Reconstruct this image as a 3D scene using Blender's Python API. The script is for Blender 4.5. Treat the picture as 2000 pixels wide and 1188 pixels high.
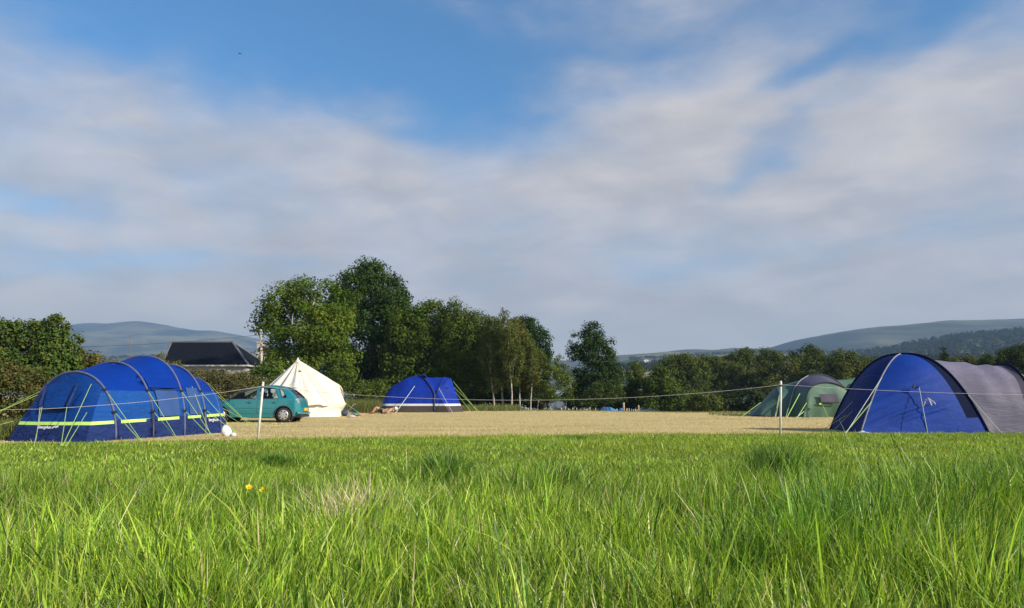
import bpy, bmesh, math, random
import numpy as np
from mathutils import Vector, Matrix, Quaternion

for o in list(bpy.data.objects):
    bpy.data.objects.remove(o)
SC = bpy.context.scene
COL = SC.collection
R = math.radians

# ------------------------------------------------------------------ camera
HC = 0.88                                   # lens height above the grass, metres
PITCH = math.atan2(782 - 594, 1500)
cam_d = bpy.data.cameras.new("camera")
cam_d.lens = 27.0
cam_d.sensor_width = 36.0
cam_d.clip_start = 0.05
cam_d.clip_end = 20000
cam = bpy.data.objects.new("camera", cam_d)
cam.location = (0, 0, HC)
cam.rotation_euler = (math.pi / 2 + PITCH, 0, 0)
COL.objects.link(cam)
SC.camera = cam

# ------------------------------------------------------------------ exposure
SC.view_settings.view_transform = 'Standard'
SC.view_settings.look = 'None'
SC.view_settings.exposure = 0.5
SC.view_settings.gamma = 1.0
SC.view_settings.use_curve_mapping = False
SC.cycles.max_bounces = 6
SC.cycles.diffuse_bounces = 3
SC.cycles.glossy_bounces = 2
SC.cycles.transmission_bounces = 4
SC.cycles.transparent_max_bounces = 8
SC.cycles.volume_bounces = 0
SC.cycles.caustics_reflective = False
SC.cycles.caustics_refractive = False
SC.cycles.use_denoising = True

# ------------------------------------------------------------------ sun
SUN_EL = R(27)
SUN_AZ = R(120)                             # clockwise from +Y: on the right, a little behind the camera
sun_dir = Vector((math.sin(SUN_AZ) * math.cos(SUN_EL), math.cos(SUN_AZ) * math.cos(SUN_EL), math.sin(SUN_EL)))
sun_d = bpy.data.lights.new("sun", 'SUN')
sun_d.energy = 4.6
sun_d.angle = R(0.5)
sun_d.color = (1.0, 0.90, 0.74)
sun = bpy.data.objects.new("sun", sun_d)
sun.rotation_euler = sun_dir.to_track_quat('Z', 'Y').to_euler()
sun.location = (30, -20, 40)
COL.objects.link(sun)

# ------------------------------------------------------------------ sky with a thin deck of cloud
world = bpy.data.worlds.new("World")
SC.world = world
world.use_nodes = True
SKY_K = 0.09


class NT:
    """small helper for writing shader maths"""
    def __init__(self, tree):
        self.t = tree

    def n(self, kind, **kw):
        nd = self.t.nodes.new(kind)
        for k, v in kw.items():
            setattr(nd, k, v)
        return nd

    def put(self, sock, v):
        if isinstance(v, bpy.types.NodeSocket):
            self.t.links.new(v, sock)
        else:
            sock.default_value = v

    def m(self, op, a, b=0.0, c=None, clamp=False):
        nd = self.n('ShaderNodeMath', operation=op, use_clamp=clamp)
        self.put(nd.inputs[0], a)
        self.put(nd.inputs[1], b)
        if c is not None:
            self.put(nd.inputs[2], c)
        return nd.outputs[0]

    def mix(self, f, a, b):
        nd = self.n('ShaderNodeMix', data_type='RGBA')
        self.put(nd.inputs[0], f)
        self.put(nd.inputs[6], a)
        self.put(nd.inputs[7], b)
        return nd.outputs[2]

    def ramp(self, v, lo, hi, a=0.0, b=1.0):
        nd = self.n('ShaderNodeMapRange', interpolation_type='SMOOTHSTEP')
        self.put(nd.inputs[0], v)
        for i, x in enumerate((lo, hi, a, b)):
            nd.inputs[i + 1].default_value = x
        return nd.outputs[0]

    def noise(self, vec, scale, detail=3.0, rough=0.5, dist=0.0):
        nd = self.n('ShaderNodeTexNoise')
        self.put(nd.inputs['Vector'], vec)
        nd.inputs['Scale'].default_value = scale
        nd.inputs['Detail'].default_value = detail
        nd.inputs['Roughness'].default_value = rough
        nd.inputs['Distortion'].default_value = dist
        return nd.outputs['Fac']

    def mapping(self, vec, loc=(0, 0, 0), rot=(0, 0, 0), scale=(1, 1, 1)):
        nd = self.n('ShaderNodeMapping')
        self.put(nd.inputs[0], vec)
        nd.inputs[1].default_value = loc
        nd.inputs[2].default_value = rot
        nd.inputs[3].default_value = scale
        return nd.outputs[0]


def build_world():
    t = world.node_tree
    t.nodes.clear()
    N = NT(t)
    sky = N.n('ShaderNodeTexSky', sky_type='NISHITA')
    sky.sun_disc = False
    sky.sun_elevation = SUN_EL
    sky.sun_rotation = SUN_AZ
    sky.altitude = 100
    sky.air_density = 1.0
    sky.dust_density = 0.6
    sky.ozone_density = 1.6
    tc = N.n('ShaderNodeTexCoord')
    sx = N.n('ShaderNodeSeparateXYZ')
    t.links.new(tc.outputs['Generated'], sx.inputs[0])
    x, y, z = sx.outputs
    az0 = N.m('MULTIPLY', N.m('ARCTAN2', x, y), 57.2958)
    el0 = N.m('MULTIPLY', N.m('ARCSINE', z), 57.2958)
    # cloud texture runs in bearing and height above the horizon, stretched sideways
    sv = N.n('ShaderNodeCombineXYZ')
    N.put(sv.inputs[0], N.m('MULTIPLY', az0, 0.092))
    N.put(sv.inputs[1], N.m('MULTIPLY', N.m('POWER', N.m('MAXIMUM', el0, 0.0), 0.80), 0.40))
    deck = sv.outputs[0]
    w1 = N.noise(N.mapping(deck, (3.1, 1.7, 0)), 0.9, 3)
    w2 = N.noise(N.mapping(deck, (9.3, 4.2, 0)), 0.9, 3)
    az = N.m('ADD', az0, N.m('MULTIPLY', N.m('SUBTRACT', w1, 0.5), 14.0))
    el = N.m('ADD', el0, N.m('MULTIPLY', N.m('SUBTRACT', w2, 0.5), 6.0))

    def spot(a0, e0, sa, se, rot=0.0, k=1.0):
        c, s = math.cos(R(rot)), math.sin(R(rot))
        da = N.m('SUBTRACT', az, a0)
        de = N.m('SUBTRACT', el, e0)
        p = N.m('ADD', N.m('MULTIPLY', da, c / sa), N.m('MULTIPLY', de, s / sa))
        q = N.m('ADD', N.m('MULTIPLY', da, -s / se), N.m('MULTIPLY', de, c / se))
        r2 = N.m('ADD', N.m('MULTIPLY', p, p), N.m('MULTIPLY', q, q))
        return N.m('MULTIPLY', N.m('POWER', 2.71828, N.m('MULTIPLY', r2, -1.0)), k)
    # cover: full lower down, open higher up
    base = N.ramp(el, 30.0, 15.0, 0.34, 0.86)
    d = base
    for a in SKY_SPOTS:
        d = N.m('ADD', d, spot(*a))
    st = N.noise(N.mapping(deck, (0.4, 0.9, 0), (0, 0, R(-16)), (0.9, 1.15, 1)), 1.1, 5, 0.52, 0.3)
    fine = N.noise(N.mapping(deck, (5.4, 0.2, 0), (0, 0, R(-14)), (1.0, 1.1, 1)), 3.2, 7, 0.6, 0.2)
    d = N.m('ADD', d, N.m('MULTIPLY', N.m('SUBTRACT', st, 0.5), 0.75))
    d = N.m('ADD', d, N.m('MULTIPLY', N.m('SUBTRACT', fine, 0.5), 0.30))
    d = N.m('ADD', d, N.ramp(el0, 13.0, 3.0, 0.0, 0.40))
    cover = N.ramp(d, 0.05, 1.15, 0.0, 0.97)
    # cloud body: pale where thick, greyer bellies low down
    body = N.noise(N.mapping(deck, (2.0, 7.0, 0), (0, 0, R(-8)), (0.9, 1.15, 1)), 1.5, 7, 0.55, 0.25)
    body = N.m('ADD', body, spot(-32.5, 7.2, 3.2, 0.9, 0, 0.30))
    body = N.m('ADD', body, spot(5.5, 7.6, 4.0, 0.6, 4, 0.16))
    body = N.m('ADD', body, spot(-24, 6.2, 9.0, 0.8, 0, 0.12))
    bright = N.ramp(body, 0.28, 0.78)
    ccol = N.mix(bright, tuple(c / SKY_K for c in CLOUD_DARK) + (1,), tuple(c / SKY_K for c in CLOUD_LIGHT) + (1,))
    low = N.ramp(el0, 0.5, 9.0)
    ccol = N.mix(low, tuple(c / SKY_K for c in CLOUD_LOW) + (1,), ccol)
    blue = N.n('ShaderNodeMix', data_type='RGBA', blend_type='MULTIPLY')
    blue.inputs[0].default_value = 1.0
    N.put(blue.inputs[6], sky.outputs[0])
    blue.inputs[7].default_value = SKY_TINT
    out = N.mix(cover, blue.outputs[2], ccol)
    bg = N.n('ShaderNodeBackground')
    N.put(bg.inputs[0], out)
    bg.inputs[1].default_value = SKY_K
    wo = N.n('ShaderNodeOutputWorld')
    t.links.new(bg.outputs[0], wo.inputs[0])


# azimuth, elevation, half-widths (degrees), tilt, strength of denser or thinner cover
SKY_SPOTS = [
    (-23, 26.0, 16, 5.0, -4, -0.46), (-12, 24.0, 9, 3.5, 0, -0.26), (-2.5, 21.0, 4.0, 5.0, 14, -0.40), (4, 25.5, 8, 3.0, 12, -0.24),
    (-33, 13.0, 6, 1.2, -8, -0.30), (-31, 8.6, 9, 1.1, 0, -0.26), (-10, 18.5, 9, 2.2, -10, 0.14),
    (16, 20.0, 9, 3.6, 16, 0.40), (30, 17.0, 8, 3.2, 14, 0.26), (32, 26.0, 5, 2.0, 16, -0.42), (22.5, 22.5, 4.5, 1.1, 18, -0.36),
    (17.5, 16.3, 3.6, 1.0, 20, -0.38), (21, 18.8, 4.5, 0.8, 18, -0.32), (10, 28.0, 12, 1.4, 10, 0.22), (-14, 13, 18, 2.6, 2, 0.12),
    (2, 15, 8, 2.0, 0, 0.08), (12, 9.6, 5, 0.7, 0, -0.16), (26, 11.0, 6, 0.8, 6, -0.12), (-20, 10.0, 10, 0.8, 4, -0.14),
]
CLOUD_LIGHT = (0.56, 0.515, 0.490)
CLOUD_DARK = (0.385, 0.37, 0.375)
CLOUD_LOW = (0.68, 0.63, 0.48)
SKY_TINT = (0.52, 1.04, 1.36, 1.0)
build_world()

# ------------------------------------------------------------------ pixel -> place (positions measured from the photograph)
CT, ST = math.cos(PITCH), math.sin(PITCH)


def ray(px, py):
    u = (px - 1000) / 1500.0
    v = (594 - py) / 1500.0
    return u, CT - v * ST, ST + v * CT


def Q(px, py, Y):
    a, b, c = ray(px, py)
    return Vector((a * Y / b, Y, HC + c * Y / b))


def G(px, py, z=0.0):
    a, b, c = ray(px, py)
    t = (z - HC) / c
    return Vector((a * t, b * t, z))


# ------------------------------------------------------------------ numpy helpers
def smooth(a, b, x):
    t = np.clip((np.asarray(x, float) - a) / (b - a), 0, 1)
    return t * t * (3 - 2 * t)


def _h(ix, iy, iz, seed):
    n = (ix.astype(np.int64) * 374761393 + iy.astype(np.int64) * 668265263 + iz.astype(np.int64) * 2147483647 + seed * 974634541) & 0xFFFFFFFF
    n = ((n ^ (n >> 13)) * 1274126177) & 0xFFFFFFFF
    n = (n ^ (n >> 16)) & 0xFFFFFFFF
    return n / 4294967295.0


def vn2(x, y, seed=0):
    x = np.asarray(x, float)
    y = np.asarray(y, float)
    ix, iy = np.floor(x), np.floor(y)
    fx, fy = x - ix, y - iy
    fx = fx * fx * (3 - 2 * fx)
    fy = fy * fy * (3 - 2 * fy)
    z = np.zeros_like(ix)
    a = _h(ix, iy, z, seed)
    b = _h(ix + 1, iy, z, seed)
    c = _h(ix, iy + 1, z, seed)
    d = _h(ix + 1, iy + 1, z, seed)
    return (a * (1 - fx) + b * fx) * (1 - fy) + (c * (1 - fx) + d * fx) * fy


def vn3(x, y, z, seed=0):
    iz = np.floor(z)
    fz = z - iz
    fz = fz * fz * (3 - 2 * fz)

    def lay(k):
        ix, iy = np.floor(x), np.floor(y)
        fx, fy = x - ix, y - iy
        fx = fx * fx * (3 - 2 * fx)
        fy = fy * fy * (3 - 2 * fy)
        a = _h(ix, iy, k, seed)
        b = _h(ix + 1, iy, k, seed)
        c = _h(ix, iy + 1, k, seed)
        d = _h(ix + 1, iy + 1, k, seed)
        return (a * (1 - fx) + b * fx) * (1 - fy) + (c * (1 - fx) + d * fx) * fy
    return lay(iz) * (1 - fz) + lay(iz + 1) * fz


def fbm2(x, y, seed=0, oct=4):
    s, a, f = 0, 0.5, 1.0
    for k in range(oct):
        s = s + a * vn2(x * f + 17 * k, y * f - 9 * k, seed + k)
        a *= 0.5
        f *= 2.03
    return s / (1 - 0.5 ** oct)


def ter(x, y):
    """height of the land: level field, a low crest about 48 m away, then a valley"""
    x = np.asarray(x, float)
    y = np.asarray(y, float)
    rise = 0.22 * smooth(29, 46, y) * (1 - 0.55 * smooth(2, 12, x))
    left = smooth(-9, -24, x) * smooth(30, 55, y) * (1 - smooth(120, 260, y))
    d = np.maximum(0, y - 51)
    fall = -11 * (1 - np.exp(-(d ** 1.15) / 150.0))
    fall = fall * (1 - left)
    return rise + fall + left * 0.9


def tz(x, y):
    return float(ter(x, y))


def T(px, Y):
    """a point on the land at image column px and distance Y"""
    a, b, c = ray(px, 800)
    x = a / b * Y
    return Vector((x, Y, tz(x, Y)))


def green_edge(x):
    """distance at which the uncut green sward gives way to the mown dry field"""
    return 19.4 + 0.25 * x - 0.0095 * x * x


# ------------------------------------------------------------------ object helpers
def tag(o, label=None, cat=None, group=None, kind=None):
    if label:
        o['label'] = label
    if cat:
        o['category'] = cat
    if group:
        o['group'] = group
    if kind:
        o['kind'] = kind
    return o


def link(name, me, mats, parent=None):
    o = bpy.data.objects.new(name, me)
    COL.objects.link(o)
    if mats is not None:
        for m in (mats if isinstance(mats, (list, tuple)) else [mats]):
            me.materials.append(m)
    if parent is not None:
        o.parent = parent
        o.matrix_parent_inverse = Matrix.Translation(-Vector(parent.location))
    return o


def thing(name, label, cat, loc=(0, 0, 0), group=None):
    o = bpy.data.objects.new(name, None)
    COL.objects.link(o)
    o.location = loc
    o.empty_display_size = 0.2
    return tag(o, label, cat, group)


def fast_mesh(name, V, F, mats, cols=None, parent=None, sm=False):
    V = np.ascontiguousarray(V, dtype=np.float32)
    F = np.ascontiguousarray(F, dtype=np.int32)
    m, k = F.shape
    me = bpy.data.meshes.new(name)
    me.vertices.add(len(V))
    me.vertices.foreach_set('co', V.ravel())
    me.loops.add(m * k)
    me.loops.foreach_set('vertex_index', F.ravel())
    me.polygons.add(m)
    me.polygons.foreach_set('loop_start', np.arange(0, m * k, k, dtype=np.int32))
    if sm:
        me.polygons.foreach_set('use_smooth', np.ones(m, dtype=bool))
    me.update(calc_edges=True)
    if cols is not None:
        a = me.color_attributes.new('Col', 'FLOAT_COLOR', 'POINT')
        c = np.ones((len(V), 4), dtype=np.float32)
        c[:, :3] = cols
        a.data.foreach_set('color', c.ravel())
    return link(name, me, mats, parent)


class MB:
    """collects simple solids, then links them as one mesh object"""
    def __init__(self):
        self.v, self.f, self.mi, self.k = [], [], [], 0

    def add(self, vs, fs, mi=None):
        b = len(self.v)
        self.v += [tuple(p) for p in vs]
        self.f += [tuple(b + i for i in f) for f in fs]
        self.mi += [self.k if mi is None else mi] * len(fs)
        return self

    def box(self, c, s, rz=0.0, M=None):
        cx, cy, cz = c
        a, b, d = s[0] / 2, s[1] / 2, s[2] / 2
        rot = Matrix.Rotation(rz, 4, 'Z') if M is None else M
        vs = []
        for x in (-a, a):
            for y in (-b, b):
                for z in (-d, d):
                    vs.append(Vector(c) + (rot @ Vector((x, y, z))))
        return self.add(vs, [(0, 1, 3, 2), (4, 6, 7, 5), (0, 4, 5, 1), (2, 3, 7, 6), (0, 2, 6, 4), (1, 5, 7, 3)])

    def tube(self, path, r, n=6, caps=True):
        P = [Vector(p) for p in path]
        rs = r if isinstance(r, (list, tuple)) else [r] * len(P)
        up = None
        rings = []
        for i, p in enumerate(P):
            d = (P[min(i + 1, len(P) - 1)] - P[max(i - 1, 0)])
            if d.length < 1e-9:
                d = Vector((0, 0, 1))
            d.normalize()
            if up is None:
                up = d.orthogonal().normalized()
            else:
                up = (up - d * up.dot(d))
                up = up.normalized() if up.length > 1e-6 else d.orthogonal().normalized()
            w = d.cross(up)
            rings.append([p + (up * math.cos(a) + w * math.sin(a)) * rs[i] for a in [2 * math.pi * j / n for j in range(n)]])
        vs = [q for ring in rings for q in ring]
        fs = []
        for i in range(len(P) - 1):
            for j in range(n):
                fs.append((i * n + j, i * n + (j + 1) % n, (i + 1) * n + (j + 1) % n, (i + 1) * n + j))
        if caps:
            fs.append(tuple(range(n - 1, -1, -1)))
            fs.append(tuple((len(P) - 1) * n + j for j in range(n)))
        return self.add(vs, fs)

    def lathe(self, prof, c=(0, 0, 0), n=16, axis='Z', sx=1.0, sy=1.0, caps=True):
        vs, fs = [], []
        for r, h in prof:
            for j in range(n):
                a = 2 * math.pi * j / n
                p = (r * math.cos(a) * sx, r * math.sin(a) * sy, h)
                if axis == 'Y':
                    p = (p[0], p[2], p[1])
                elif axis == 'X':
                    p = (p[2], p[0], p[1])
                vs.append((c[0] + p[0], c[1] + p[1], c[2] + p[2]))
        m = len(prof)
        for i in range(m - 1):
            for j in range(n):
                fs.append((i * n + j, i * n + (j + 1) % n, (i + 1) * n + (j + 1) % n, (i + 1) * n + j))
        if caps and prof[0][0] > 1e-6:
            fs.append(tuple(range(n - 1, -1, -1)))
        if caps and prof[-1][0] > 1e-6:
            fs.append(tuple((m - 1) * n + j for j in range(n)))
        return self.add(vs, fs)

    def grid(self, rows):
        """rows: equal-length lists of points"""
        n = len(rows[0])
        vs = [p for r in rows for p in r]
        fs = [(i * n + j, i * n + j + 1, (i + 1) * n + j + 1, (i + 1) * n + j) for i in range(len(rows) - 1) for j in range(n - 1)]
        return self.add(vs, fs)

    def build(self, name, mats, parent=None, sm=False):
        me = bpy.data.meshes.new(name)
        me.from_pydata(self.v, [], self.f)
        o = link(name, me, mats, parent)
        if any(self.mi):
            me.polygons.foreach_set('material_index', self.mi)
        if sm:
            me.polygons.foreach_set('use_smooth', [True] * len(me.polygons))
        me.update()
        return o


# ------------------------------------------------------------------ materials
def new_mat(name):
    m = bpy.data.materials.new(name)
    m.use_nodes = True
    m.node_tree.nodes.clear()
    N = NT(m.node_tree)
    out = N.n('ShaderNodeOutputMaterial')
    return m, N, out


def pm(name, c1, c2=None, scale=6.0, rough=0.6, bump=0.0, bscale=None, transl=0.0, metal=0.0, spec=0.5, stretch=(1, 1, 1), coat=0.0, tcol=None, crease=0.0, crot=(0.55, 0.45, 0.2)):
    """painted, woven or weathered surface: two tones of the same thing broken up by noise"""
    m, N, out = new_mat(name)
    c2 = c2 or tuple(x * 0.82 for x in c1)
    tc = N.n('ShaderNodeTexCoord').outputs['Object']
    v = N.mapping(tc, scale=stretch)
    f = N.ramp(N.noise(v, scale, 5, 0.6), 0.32, 0.70)
    col = N.mix(f, c1 + (1,), c2 + (1,))
    b = N.n('ShaderNodeBsdfPrincipled')
    N.put(b.inputs['Base Color'], col)
    b.inputs['Roughness'].default_value = rough
    b.inputs['Metallic'].default_value = metal
    b.inputs['Specular IOR Level'].default_value = spec
    if coat:
        b.inputs['Coat Weight'].default_value = coat
        b.inputs['Coat Roughness'].default_value = 0.06
    if bump:
        bn = N.n('ShaderNodeBump')
        bn.inputs['Strength'].default_value = bump
        bn.inputs['Distance'].default_value = 0.05
        h = N.noise(v, bscale or scale * 2, 4, 0.6, 0.4)
        if crease:
            cv = N.mapping(tc, rot=crot, scale=(0.9, 0.9, 5.0))
            k = N.noise(cv, 1.3, 3, 0.55, 0.9)
            k = N.m('ABSOLUTE', N.m('SUBTRACT', k, 0.5))
            h = N.m('ADD', h, N.m('MULTIPLY', N.ramp(k, 0.0, 0.09), crease))
        N.put(bn.inputs['Height'], h)
        N.put(b.inputs['Normal'], bn.outputs[0])
    if transl:
        tr = N.n('ShaderNodeBsdfTranslucent')
        if tcol:
            tr.inputs[0].default_value = tcol + (1,)
        else:
            N.put(tr.inputs[0], col)
        mx = N.n('ShaderNodeMixShader')
        mx.inputs[0].default_value = transl
        N.put(mx.inputs[1], b.outputs[0])
        N.put(mx.inputs[2], tr.outputs[0])
        N.put(out.inputs[0], mx.outputs[0])
    else:
        N.put(out.inputs[0], b.outputs[0])
    return m


def leaf_mat(name, transl=0.35, rough=0.5, spec=0.35, warm=(1.25, 1.15, 0.55)):
    """colour comes from each leaf or blade itself"""
    m, N, out = new_mat(name)
    a = N.n('ShaderNodeAttribute', attribute_name='Col')
    b = N.n('ShaderNodeBsdfPrincipled')
    N.put(b.inputs['Base Color'], a.outputs['Color'])
    b.inputs['Roughness'].default_value = rough
    b.inputs['Specular IOR Level'].default_value = spec
    tr = N.n('ShaderNodeBsdfTranslucent')
    mu = N.n('ShaderNodeMix', data_type='RGBA', blend_type='MULTIPLY')
    mu.inputs[0].default_value = 1.0
    N.put(mu.inputs[6], a.outputs['Color'])
    mu.inputs[7].default_value = warm + (1,)
    N.put(tr.inputs[0], mu.outputs[2])
    mx = N.n('ShaderNodeMixShader')
    mx.inputs[0].default_value = transl
    N.put(mx.inputs[1], b.outputs[0])
    N.put(mx.inputs[2], tr.outputs[0])
    N.put(out.inputs[0], mx.outputs[0])
    return m


def glass_mat(name, tint=(0.75, 0.82, 0.82), alpha=0.45):
    m, N, out = new_mat(name)
    tp = N.n('ShaderNodeBsdfTransparent')
    tp.inputs[0].default_value = tint + (1,)
    gl = N.n('ShaderNodeBsdfGlossy')
    gl.inputs['Roughness'].default_value = 0.03
    gl.inputs[0].default_value = (0.9, 0.95, 1, 1)
    fr = N.n('ShaderNodeFresnel')
    fr.inputs[0].default_value = 1.5
    mx = N.n('ShaderNodeMixShader')
    N.put(mx.inputs[0], N.m('MULTIPLY', fr.outputs[0], 0.9))
    N.put(mx.inputs[1], tp.outputs[0])
    N.put(mx.inputs[2], gl.outputs[0])
    N.put(out.inputs[0], mx.outputs[0])
    return m
# ================================================================== THE SETTING: land, hills, air
def ground_material():
    m, N, out = new_mat("field ground")
    g = N.n('ShaderNodeNewGeometry').outputs['Position']
    s = N.n('ShaderNodeSeparateXYZ')
    N.put(s.inputs[0], g)
    x, y, z = s.outputs
    edge = N.m('ADD', N.m('ADD', 19.4, N.m('MULTIPLY', x, 0.25)), N.m('MULTIPLY', N.m('MULTIPLY', x, x), -0.0095))
    wob = N.m('MULTIPLY', N.m('SUBTRACT', N.noise(g, 0.7, 4), 0.5), 2.2)
    f_dry = N.ramp(N.m('ADD', N.m('SUBTRACT', y, edge), wob), -0.35, 0.55)
    f_far = N.ramp(N.m('ADD', y, N.m('MULTIPLY', wob, 3.0)), 49.5, 54.0)
    str_v = N.mapping(g, scale=(0.6, 1.7, 1))
    n1 = N.noise(str_v, 0.55, 5, 0.6, 0.3)
    n2 = N.noise(g, 5.0, 6, 0.7)
    n3 = N.noise(g, 34.0, 3, 0.7)
    straw = N.mix(N.ramp(n3, 0.3, 0.75), (0.55, 0.435, 0.20, 1), (0.63, 0.505, 0.255, 1))
    straw = N.mix(N.ramp(n2, 0.42, 0.72, 0.0, 0.45), straw, (0.40, 0.28, 0.11, 1))
    straw = N.mix(N.ramp(n1, 0.55, 0.72, 0.0, 0.55), straw, (0.25, 0.24, 0.065, 1))
    sward = N.mix(N.ramp(n2, 0.3, 0.7), (0.10, 0.17, 0.018, 1), (0.19, 0.24, 0.03, 1))
    sward = N.mix(N.ramp(n3, 0.45, 0.8, 0.0, 0.5), sward, (0.15, 0.13, 0.05, 1))
    n4 = N.noise(g, 0.02, 4, 0.6)
    rough_c = N.mix(N.ramp(n2, 0.3, 0.7), (0.06, 0.085, 0.02, 1), (0.14, 0.13, 0.045, 1))
    vor = N.n('ShaderNodeTexVoronoi')
    N.put(vor.inputs['Vector'], N.mapping(g, scale=(0.005, 0.003, 0)))
    vor.inputs['Scale'].default_value = 1.0
    pat = N.n('ShaderNodeSeparateColor')
    N.put(pat.inputs[0], vor.outputs['Color'])
    fields = N.mix(N.ramp(pat.outputs[0], 0.3, 0.7), (0.085, 0.13, 0.035, 1), (0.22, 0.23, 0.09, 1))
    far = N.mix(N.ramp(y, 160.0, 320.0), rough_c, fields)
    col = N.mix(f_dry, sward, straw)
    col = N.mix(f_far, col, far)
    b = N.n('ShaderNodeBsdfPrincipled')
    N.put(b.inputs['Base Color'], col)
    b.inputs['Roughness'].default_value = 0.95
    b.inputs['Specular IOR Level'].default_value = 0.1
    bn = N.n('ShaderNodeBump')
    bn.inputs['Strength'].default_value = 0.9
    bn.inputs['Distance'].default_value = 0.06
    N.put(bn.inputs['Height'], N.m('ADD', N.noise(g, 12.0, 5, 0.7), N.m('MULTIPLY', n2, 1.6)))
    N.put(b.inputs['Normal'], bn.outputs[0])
    N.put(out.inputs[0], b.outputs[0])
    return m


def build_ground():
    ys = np.concatenate([np.arange(-40, 0, 4.0), np.arange(0, 70, 0.8), np.geomspace(70, 5200, 70)])
    us = np.concatenate([np.linspace(-6, -1.2, 14), np.linspace(-1.1, 1.1, 120), np.linspace(1.2, 6, 14)])
    U, Y = np.meshgrid(us, ys)
    X = U * np.where(Y < 30, 30, Y) * np.where(Y > 700, np.minimum(1.0, 900.0 / Y + 0.0) ** 0.55, 1.0)
    X = np.clip(X, -5200, 5200)
    Z = ter(X, Y) + 0.035 * (fbm2(X * 0.9, Y * 0.9, 3) - 0.5) * (Y > 6) * (Y < 60)
    n = X.shape[1]
    i, j = np.meshgrid(np.arange(X.shape[0] - 1), np.arange(n - 1), indexing='ij')
    a = (i * n + j).ravel()
    F = np.stack([a, a + 1, a + n + 1, a + n], 1)
    o = fast_mesh('ground', np.stack([X.ravel(), Y.ravel(), Z.ravel()], 1), F, ground_material(), sm=True)
    tag(o, kind='structure')


build_ground()


def hill_material(name, c1, c2, c3, scale, wood=0.0):
    m, N, out = new_mat(name)
    g = N.n('ShaderNodeNewGeometry').outputs['Position']
    n1 = N.noise(N.mapping(g, scale=(1, 1, 3)), scale, 5, 0.6, 0.5)
    n2 = N.noise(g, scale * 4, 5, 0.65, 0.3)
    vor = N.n('ShaderNodeTexVoronoi')
    N.put(vor.inputs['Vector'], N.mapping(g, rot=(0, 0, 0.4), scale=(scale * 3, scale * 2, 0)))
    vor.inputs['Scale'].default_value = 1.0
    sp = N.n('ShaderNodeSeparateColor')
    N.put(sp.inputs[0], vor.outputs['Color'])
    s = N.n('ShaderNodeSeparateXYZ')
    N.put(s.inputs[0], g)
    lowf = N.ramp(N.m('ADD', s.outputs[2], N.m('MULTIPLY', n1, 60.0)), 150.0, 50.0)
    col = N.mix(N.ramp(n1, 0.40, 0.62), c1 + (1,), c2 + (1,))
    col = N.mix(N.ramp(n2, 0.5, 0.7, 0.0, 0.6), col, c3 + (1,))
    fld = N.mix(N.ramp(sp.outputs[0], 0.35, 0.6), (0.05, 0.07, 0.025, 1), (0.34, 0.32, 0.15, 1))
    col = N.mix(N.m('MULTIPLY', lowf, 0.85), col, fld)
    b = N.n('ShaderNodeBsdfDiffuse')
    N.put(b.inputs[0], col)
    N.put(out.inputs[0], b.outputs[0])
    return m


def hill(name, ridge, Y0, Yr, Y1, mat, seed, amp, z0=-14.0, pw=1.15, nx=260, ny=46):
    px = np.linspace(ridge[0][0], ridge[-1][0], nx)
    py = np.interp(px, [p[0] for p in ridge], [p[1] for p in ridge])
    # round the polyline a little
    k = np.array([1, 2, 3, 2, 1.0]) / 9
    py = np.convolve(np.pad(py, 2, mode='edge'), k, mode='valid')
    tip = [Q(a, b, Yr) for a, b in zip(px, py)]
    zr = np.array([p.z for p in tip])
    u = np.array([p.x / Yr for p in tip])
    rows = np.concatenate([np.linspace(0, 1, ny), 1 + np.linspace(0, 1, 12)[1:]])
    V = []
    for t in rows:
        if t <= 1:
            Y = Y0 + (Yr - Y0) * t
            s = t ** pw
            s = s * s * (3 - 2 * s) * 0.55 + s * 0.45
            Z = z0 + (zr - z0) * s
        else:
            Y = Yr + (Y1 - Yr) * (t - 1)
            Z = zr * (1 - 0.55 * (t - 1))
        Xs = u * Y
        nz = fbm2(Xs / (Yr * 0.07), np.full_like(Xs, Y / (Yr * 0.07)), seed, 5) - 0.5
        w = math.sin(math.pi * min(t, 1.0)) if t < 1 else 0.25
        V.append(np.stack([Xs, np.full_like(Xs, Y), Z + nz * amp * (w + 0.10 * (t > 0.9))], 1))
    V = np.concatenate(V)
    i, j = np.meshgrid(np.arange(len(rows) - 1), np.arange(nx - 1), indexing='ij')
    a = (i * nx + j).ravel()
    F = np.stack([a, a + 1, a + nx + 1, a + nx], 1)
    o = fast_mesh(name, V, F, mat, sm=True)
    tag(o, kind='structure')
    return V.reshape(len(rows), nx, 3)


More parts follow.
